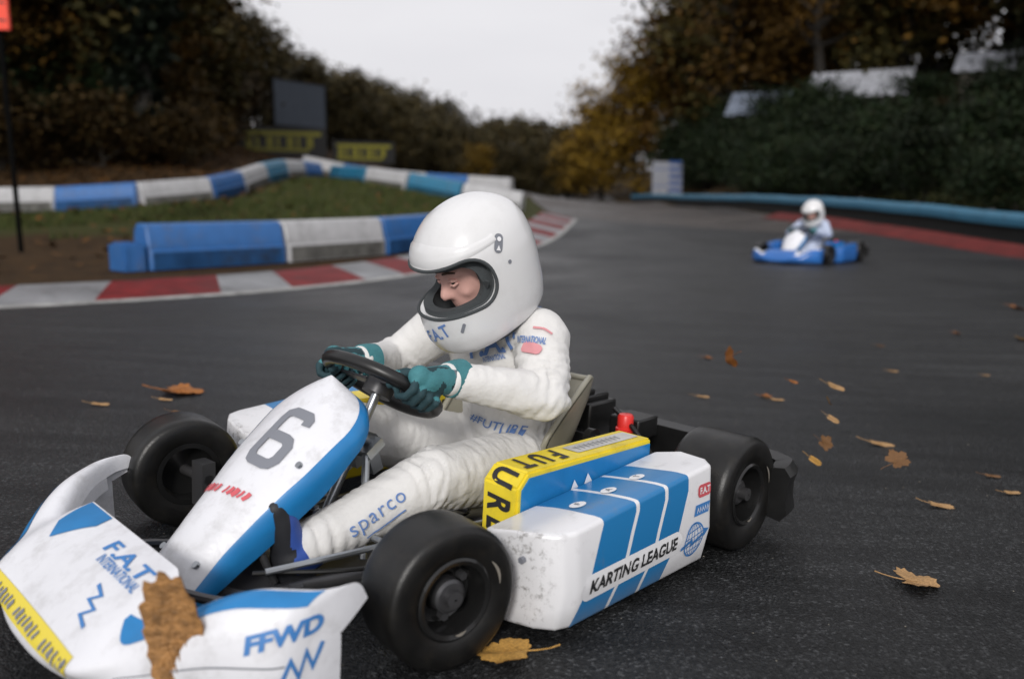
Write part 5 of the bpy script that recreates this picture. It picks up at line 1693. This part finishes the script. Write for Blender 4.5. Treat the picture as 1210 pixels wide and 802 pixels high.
# ------------------------------------------------------------------ leaves in the air and on the asphalt
M['leaf_gold'] = mat('golden_leaf', (.46, .25, .055), .6, var=.3, vscale=25, bump=.3, bscale=60)
M['leaf_rust'] = mat('rust_brown_leaf', (.30, .105, .018), .6, var=.3, vscale=25, bump=.3, bscale=60)
M['leaf_tan'] = mat('pale_tan_leaf', (.34, .20, .085), .65, var=.3, vscale=25)
M['leaf_dull'] = mat('dull_brown_leaf', (.14, .065, .02), .65, var=.3, vscale=25)
M['leaf_big'] = mat('mottled_brown_leaf', (.33, .165, .055), .6, var=.45, vscale=18, bump=.4, bscale=40)
def leaf_mesh(seed, lobes=5, curl=.25, stem=True):
    r = random.Random(seed)
    n_ = 60
    rim = []
    for k in range(n_):
        a = 2 * PI * k / n_
        lob = .68 + .32 * abs(math.cos(a * lobes / 2)) ** .7
        body = .5 * (lob if lobes else .8 + .2 * math.cos(2 * a))
        body *= (1 + .07 * math.sin(a * 17 + seed) + r.uniform(-.02, .02))
        notch = 1 - .45 * math.exp(-((a - PI) / .25) ** 2)
        rim.append((body * notch * math.cos(a) * 1.05, body * notch * math.sin(a) * (.95 if lobes else .55)))
    mb = MB()
    rows = []
    def zc(x, y): return curl * (y * y * 1.6 + .5 * x * x) + .06 * math.sin(x * 7 + seed) * y + .03 * math.sin(y * 13)
    for q in (.03, .25, .5, .75, 1.0):
        rows.append([Vector((x * q, y * q, zc(x * q, y * q))) for x, y in rim])
    mb.grid(rows, cv=True)
    rows2 = [[p - Vector((0, 0, .008)) for p in row] for row in rows]
    mb.grid(rows2, cv=True, flip=True)
    if stem:
        mb.tube([(-.30, 0, zc(-.3, 0)), (-.55, .02, zc(-.5, 0) * .7), (-.80, .06, .05), (-1.0, .05, .10)], [.016, .014, .012, .016], 6)
        for a in (-.9, -.45, 0, .45, .9):
            ys = .8 if lobes else .30
            mb.tube([(-.28, 0, zc(-.28, 0) + .006), (-.28 + .42 * math.cos(a), .42 * math.sin(a) * ys, zc(-.28 + .42 * math.cos(a), .42 * math.sin(a) * ys) + .004)], [.010, .003], 4)
    return mb
LMESH = {}
def leaf(loc, size, rot, mk, seed, label, group=None, name='leaf', lobes=5, curl=.3):
    key = (seed, mk, lobes, curl)
    if key not in LMESH: LMESH[key] = leaf_mesh(seed, lobes, curl).mesh('leaf', [M[mk]])
    o = link(D.objects.new(name, LMESH[key]))
    o.location = loc; o.scale = (size,) * 3; o.rotation_euler = [R(a) for a in rot]
    return tag(o, label, 'leaf', group)
def wpt(px, py, d):
    """a point seen through a pixel at distance d along the view axis"""
    f = Vector((0, math.cos(PIT), -math.sin(PIT))); u = Vector((0, math.sin(PIT), math.cos(PIT)))
    return CAM + (f * FPX + Vector((px - 605, 0, 0)) - u * (py - 401)) * (d / FPX)
def gpt(px, py):
    """where the line of sight meets the ground"""
    ds = .9 * 1.004 ** np.arange(0, 1060)
    a, b = wpt(px, py, 1.0) - CAM, CAM
    X, Y, Z = a.x * ds, a.y * ds, b.z + a.z * ds
    k = int(np.argmax(Z < heights(X, Y)))
    return Vector((X[k], Y[k], h(X[k], Y[k])))
# in the air behind the kart
air = [(862, 422, 3.2, .085, (80, 20, 100), 'leaf_rust', 'round rust brown leaf flying highest of the leaves behind the kart', 3),
       (937, 451, 3.4, .060, (25, 15, 40), 'leaf_rust', 'small orange brown leaf flying between the highest leaf and the yellow one', 0),
       (987, 457, 3.2, .080, (30, 20, 20), 'leaf_tan', 'pale yellowish leaf at the top of the falling column of leaves', 0),
       (979, 474, 3.0, .040, (60, 20, 70), 'leaf_gold', 'tiny golden leaf just below the pale leaf in the column', 3),
       (984, 495, 3.0, .048, (50, 20, -50), 'leaf_tan', 'small pinkish tan leaf in the middle of the falling column', 0),
       (975, 523, 2.9, .055, (70, 30, 10), 'leaf_dull', 'dark rust leaf low in the falling column of leaves', 5),
       (963, 544, 2.8, .052, (55, 15, -60), 'leaf_gold', 'olive gold leaf at the bottom of the falling column', 0),
       (1060, 543, 2.7, .075, (30, -20, 30), 'leaf_dull', 'brown leaf hovering just above the asphalt right of the falling column', 5)]
for i, (px, py, d, s_, rot, mk, lab, lo_) in enumerate(air):
    leaf(wpt(px, py, d), s_, rot, mk, 20 + i, lab, 'leaves whirled up behind the kart', lobes=lo_)
def gleaf(px, py, s_, rz, mk, seed, lab, grp=None, lobes=0, tilt=12, z=.006, curl=.3):
    p = gpt(px, py); p.z += z
    return leaf(p, s_, (tilt * .4, tilt, rz), mk, seed, lab, grp, lobes=lobes, curl=curl)
gleaf(598, 778, .105, 172, 'leaf_gold', 41, 'large golden leaf with a long stem lying beside the front tyre', None, 3, 8, .012, .15)
gleaf(1082, 693, .105, 5, 'leaf_tan', 42, 'pale tan leaf lying alone on the dark asphalt at the lower right', None, 3, 10, .01)
gleaf(1111, 600, .080, 3, 'leaf_tan', 43, 'thin tan leaf on the asphalt right of the rear bumper', None, 0)
gleaf(1041, 527, .10, 2, 'leaf_tan', 44, 'flat tan leaf on the asphalt right of the falling column of leaves', None, 0)
gleaf(215, 465, .16, 4, 'leaf_rust', 45, 'orange leaf on the asphalt left of the number panel', None, 3, 5)
gleaf(1203, 365, .13, 8, 'leaf_rust', 46, 'orange brown leaf at the right edge of the picture below the red kerb', None, 3)
gleaf(1209, 402, .11, 40, 'leaf_gold', 47, 'yellow leaf at the right edge of the picture', None, 3)
for i, (px, py) in enumerate([(195, 474), (212, 490), (830, 470), (905, 470), (918, 474), (1040, 410), (1055, 440), (836, 424), (1165, 445), (1172, 565), (118, 480), (1130, 395), (1195, 585)]):
    gleaf(px, py, trnd.uniform(.045, .07), trnd.uniform(-18, 18), ('leaf_tan', 'leaf_dull', 'leaf_tan', 'leaf_rust')[i % 4], 60 + i % 4, 'small fallen leaf lying flat on the dark asphalt of the track', 'fallen leaves scattered over the track', lobes=(0, 0, 0, 5)[i % 4], tilt=7)
# the big leaf caught on the nose
leaf(wpt(212, 772, 1.36), .255, (80, 262, 8), 'leaf_big', 90, 'large mottled brown leaf standing upright against the nose of the near kart', None, lobes=0, curl=.25)

# ------------------------------------------------------------------ sky, sun, camera
sc = bpy.context.scene
wd = D.worlds.new('World'); sc.world = wd; wd.use_nodes = True
nt = wd.node_tree; N, L = nt.nodes, nt.links
bg = N['Background']
SUN_EL, SUN_AZ = R(27), R(188)       # azimuth measured clockwise from +Y: the sun stands behind the camera
sky = N.new('ShaderNodeTexSky'); sky.sky_type = 'NISHITA'; sky.sun_disc = False
sky.sun_elevation = SUN_EL; sky.sun_rotation = SUN_AZ; sky.air_density = 1.0; sky.dust_density = 4.0; sky.ozone_density = 1.0
# overcast: the cloud sheet greys the sky colour and evens it out
hsv = N.new('ShaderNodeHueSaturation'); hsv.inputs['Saturation'].default_value = .12
L.new(sky.outputs['Color'], hsv.inputs['Color'])
tc = N.new('ShaderNodeTexCoord'); cn = N.new('ShaderNodeTexNoise'); cn.inputs['Scale'].default_value = 2.2; cn.inputs['Detail'].default_value = 5
mpn = N.new('ShaderNodeMapping'); mpn.inputs['Scale'].default_value = (1, 1, 3.5)
L.new(tc.outputs['Generated'], mpn.inputs['Vector']); L.new(mpn.outputs['Vector'], cn.inputs['Vector'])
cr_ = N.new('ShaderNodeValToRGB'); cr_.color_ramp.elements[0].position = .3; cr_.color_ramp.elements[0].color = (7.1, 7.05, 7.45, 1); cr_.color_ramp.elements[1].position = .75; cr_.color_ramp.elements[1].color = (8.3, 8.2, 8.5, 1)
L.new(cn.outputs['Fac'], cr_.inputs['Fac'])
mxs = N.new('ShaderNodeMix'); mxs.data_type = 'RGBA'; mxs.inputs['Factor'].default_value = .85
L.new(hsv.outputs['Color'], mxs.inputs['A']); L.new(cr_.outputs['Color'], mxs.inputs['B'])
L.new(mxs.outputs['Result'], bg.inputs['Color'])
bg.inputs["Strength"].default_value = .086
sl = D.lights.new('sun', 'SUN'); sl.energy = 1.5; sl.angle = R(10); sl.color = (1.0, .97, .93)
so = link(D.objects.new('sun', sl))
sd = Vector((math.sin(SUN_AZ) * math.cos(SUN_EL), math.cos(SUN_AZ) * math.cos(SUN_EL), math.sin(SUN_EL)))
so.rotation_euler = sd.to_track_quat('Z', 'Y').to_euler()
so.location = sd * 30
cam = D.cameras.new('camera'); co = link(D.objects.new('camera', cam))
cam.sensor_width = 36; cam.lens = FPX / 1210 * 36; cam.clip_start = .02; cam.clip_end = 3000
co.location = CAM; co.rotation_euler = (R(90) - PIT, 0, 0)
cam.dof.use_dof = True; cam.dof.focus_distance = 2.1; cam.dof.aperture_fstop = 1.8
sc.camera = co
sc.render.engine = 'CYCLES'
sc.view_settings.view_transform = 'Standard'; sc.view_settings.look = 'None'; sc.view_settings.gamma = 1
sc.view_settings.use_curve_mapping = False
sc.view_settings.exposure = .36
sc.cycles.max_bounces = 6; sc.cycles.diffuse_bounces = 3; sc.cycles.glossy_bounces = 3
sc.render.resolution_x, sc.render.resolution_y = 1024, 678
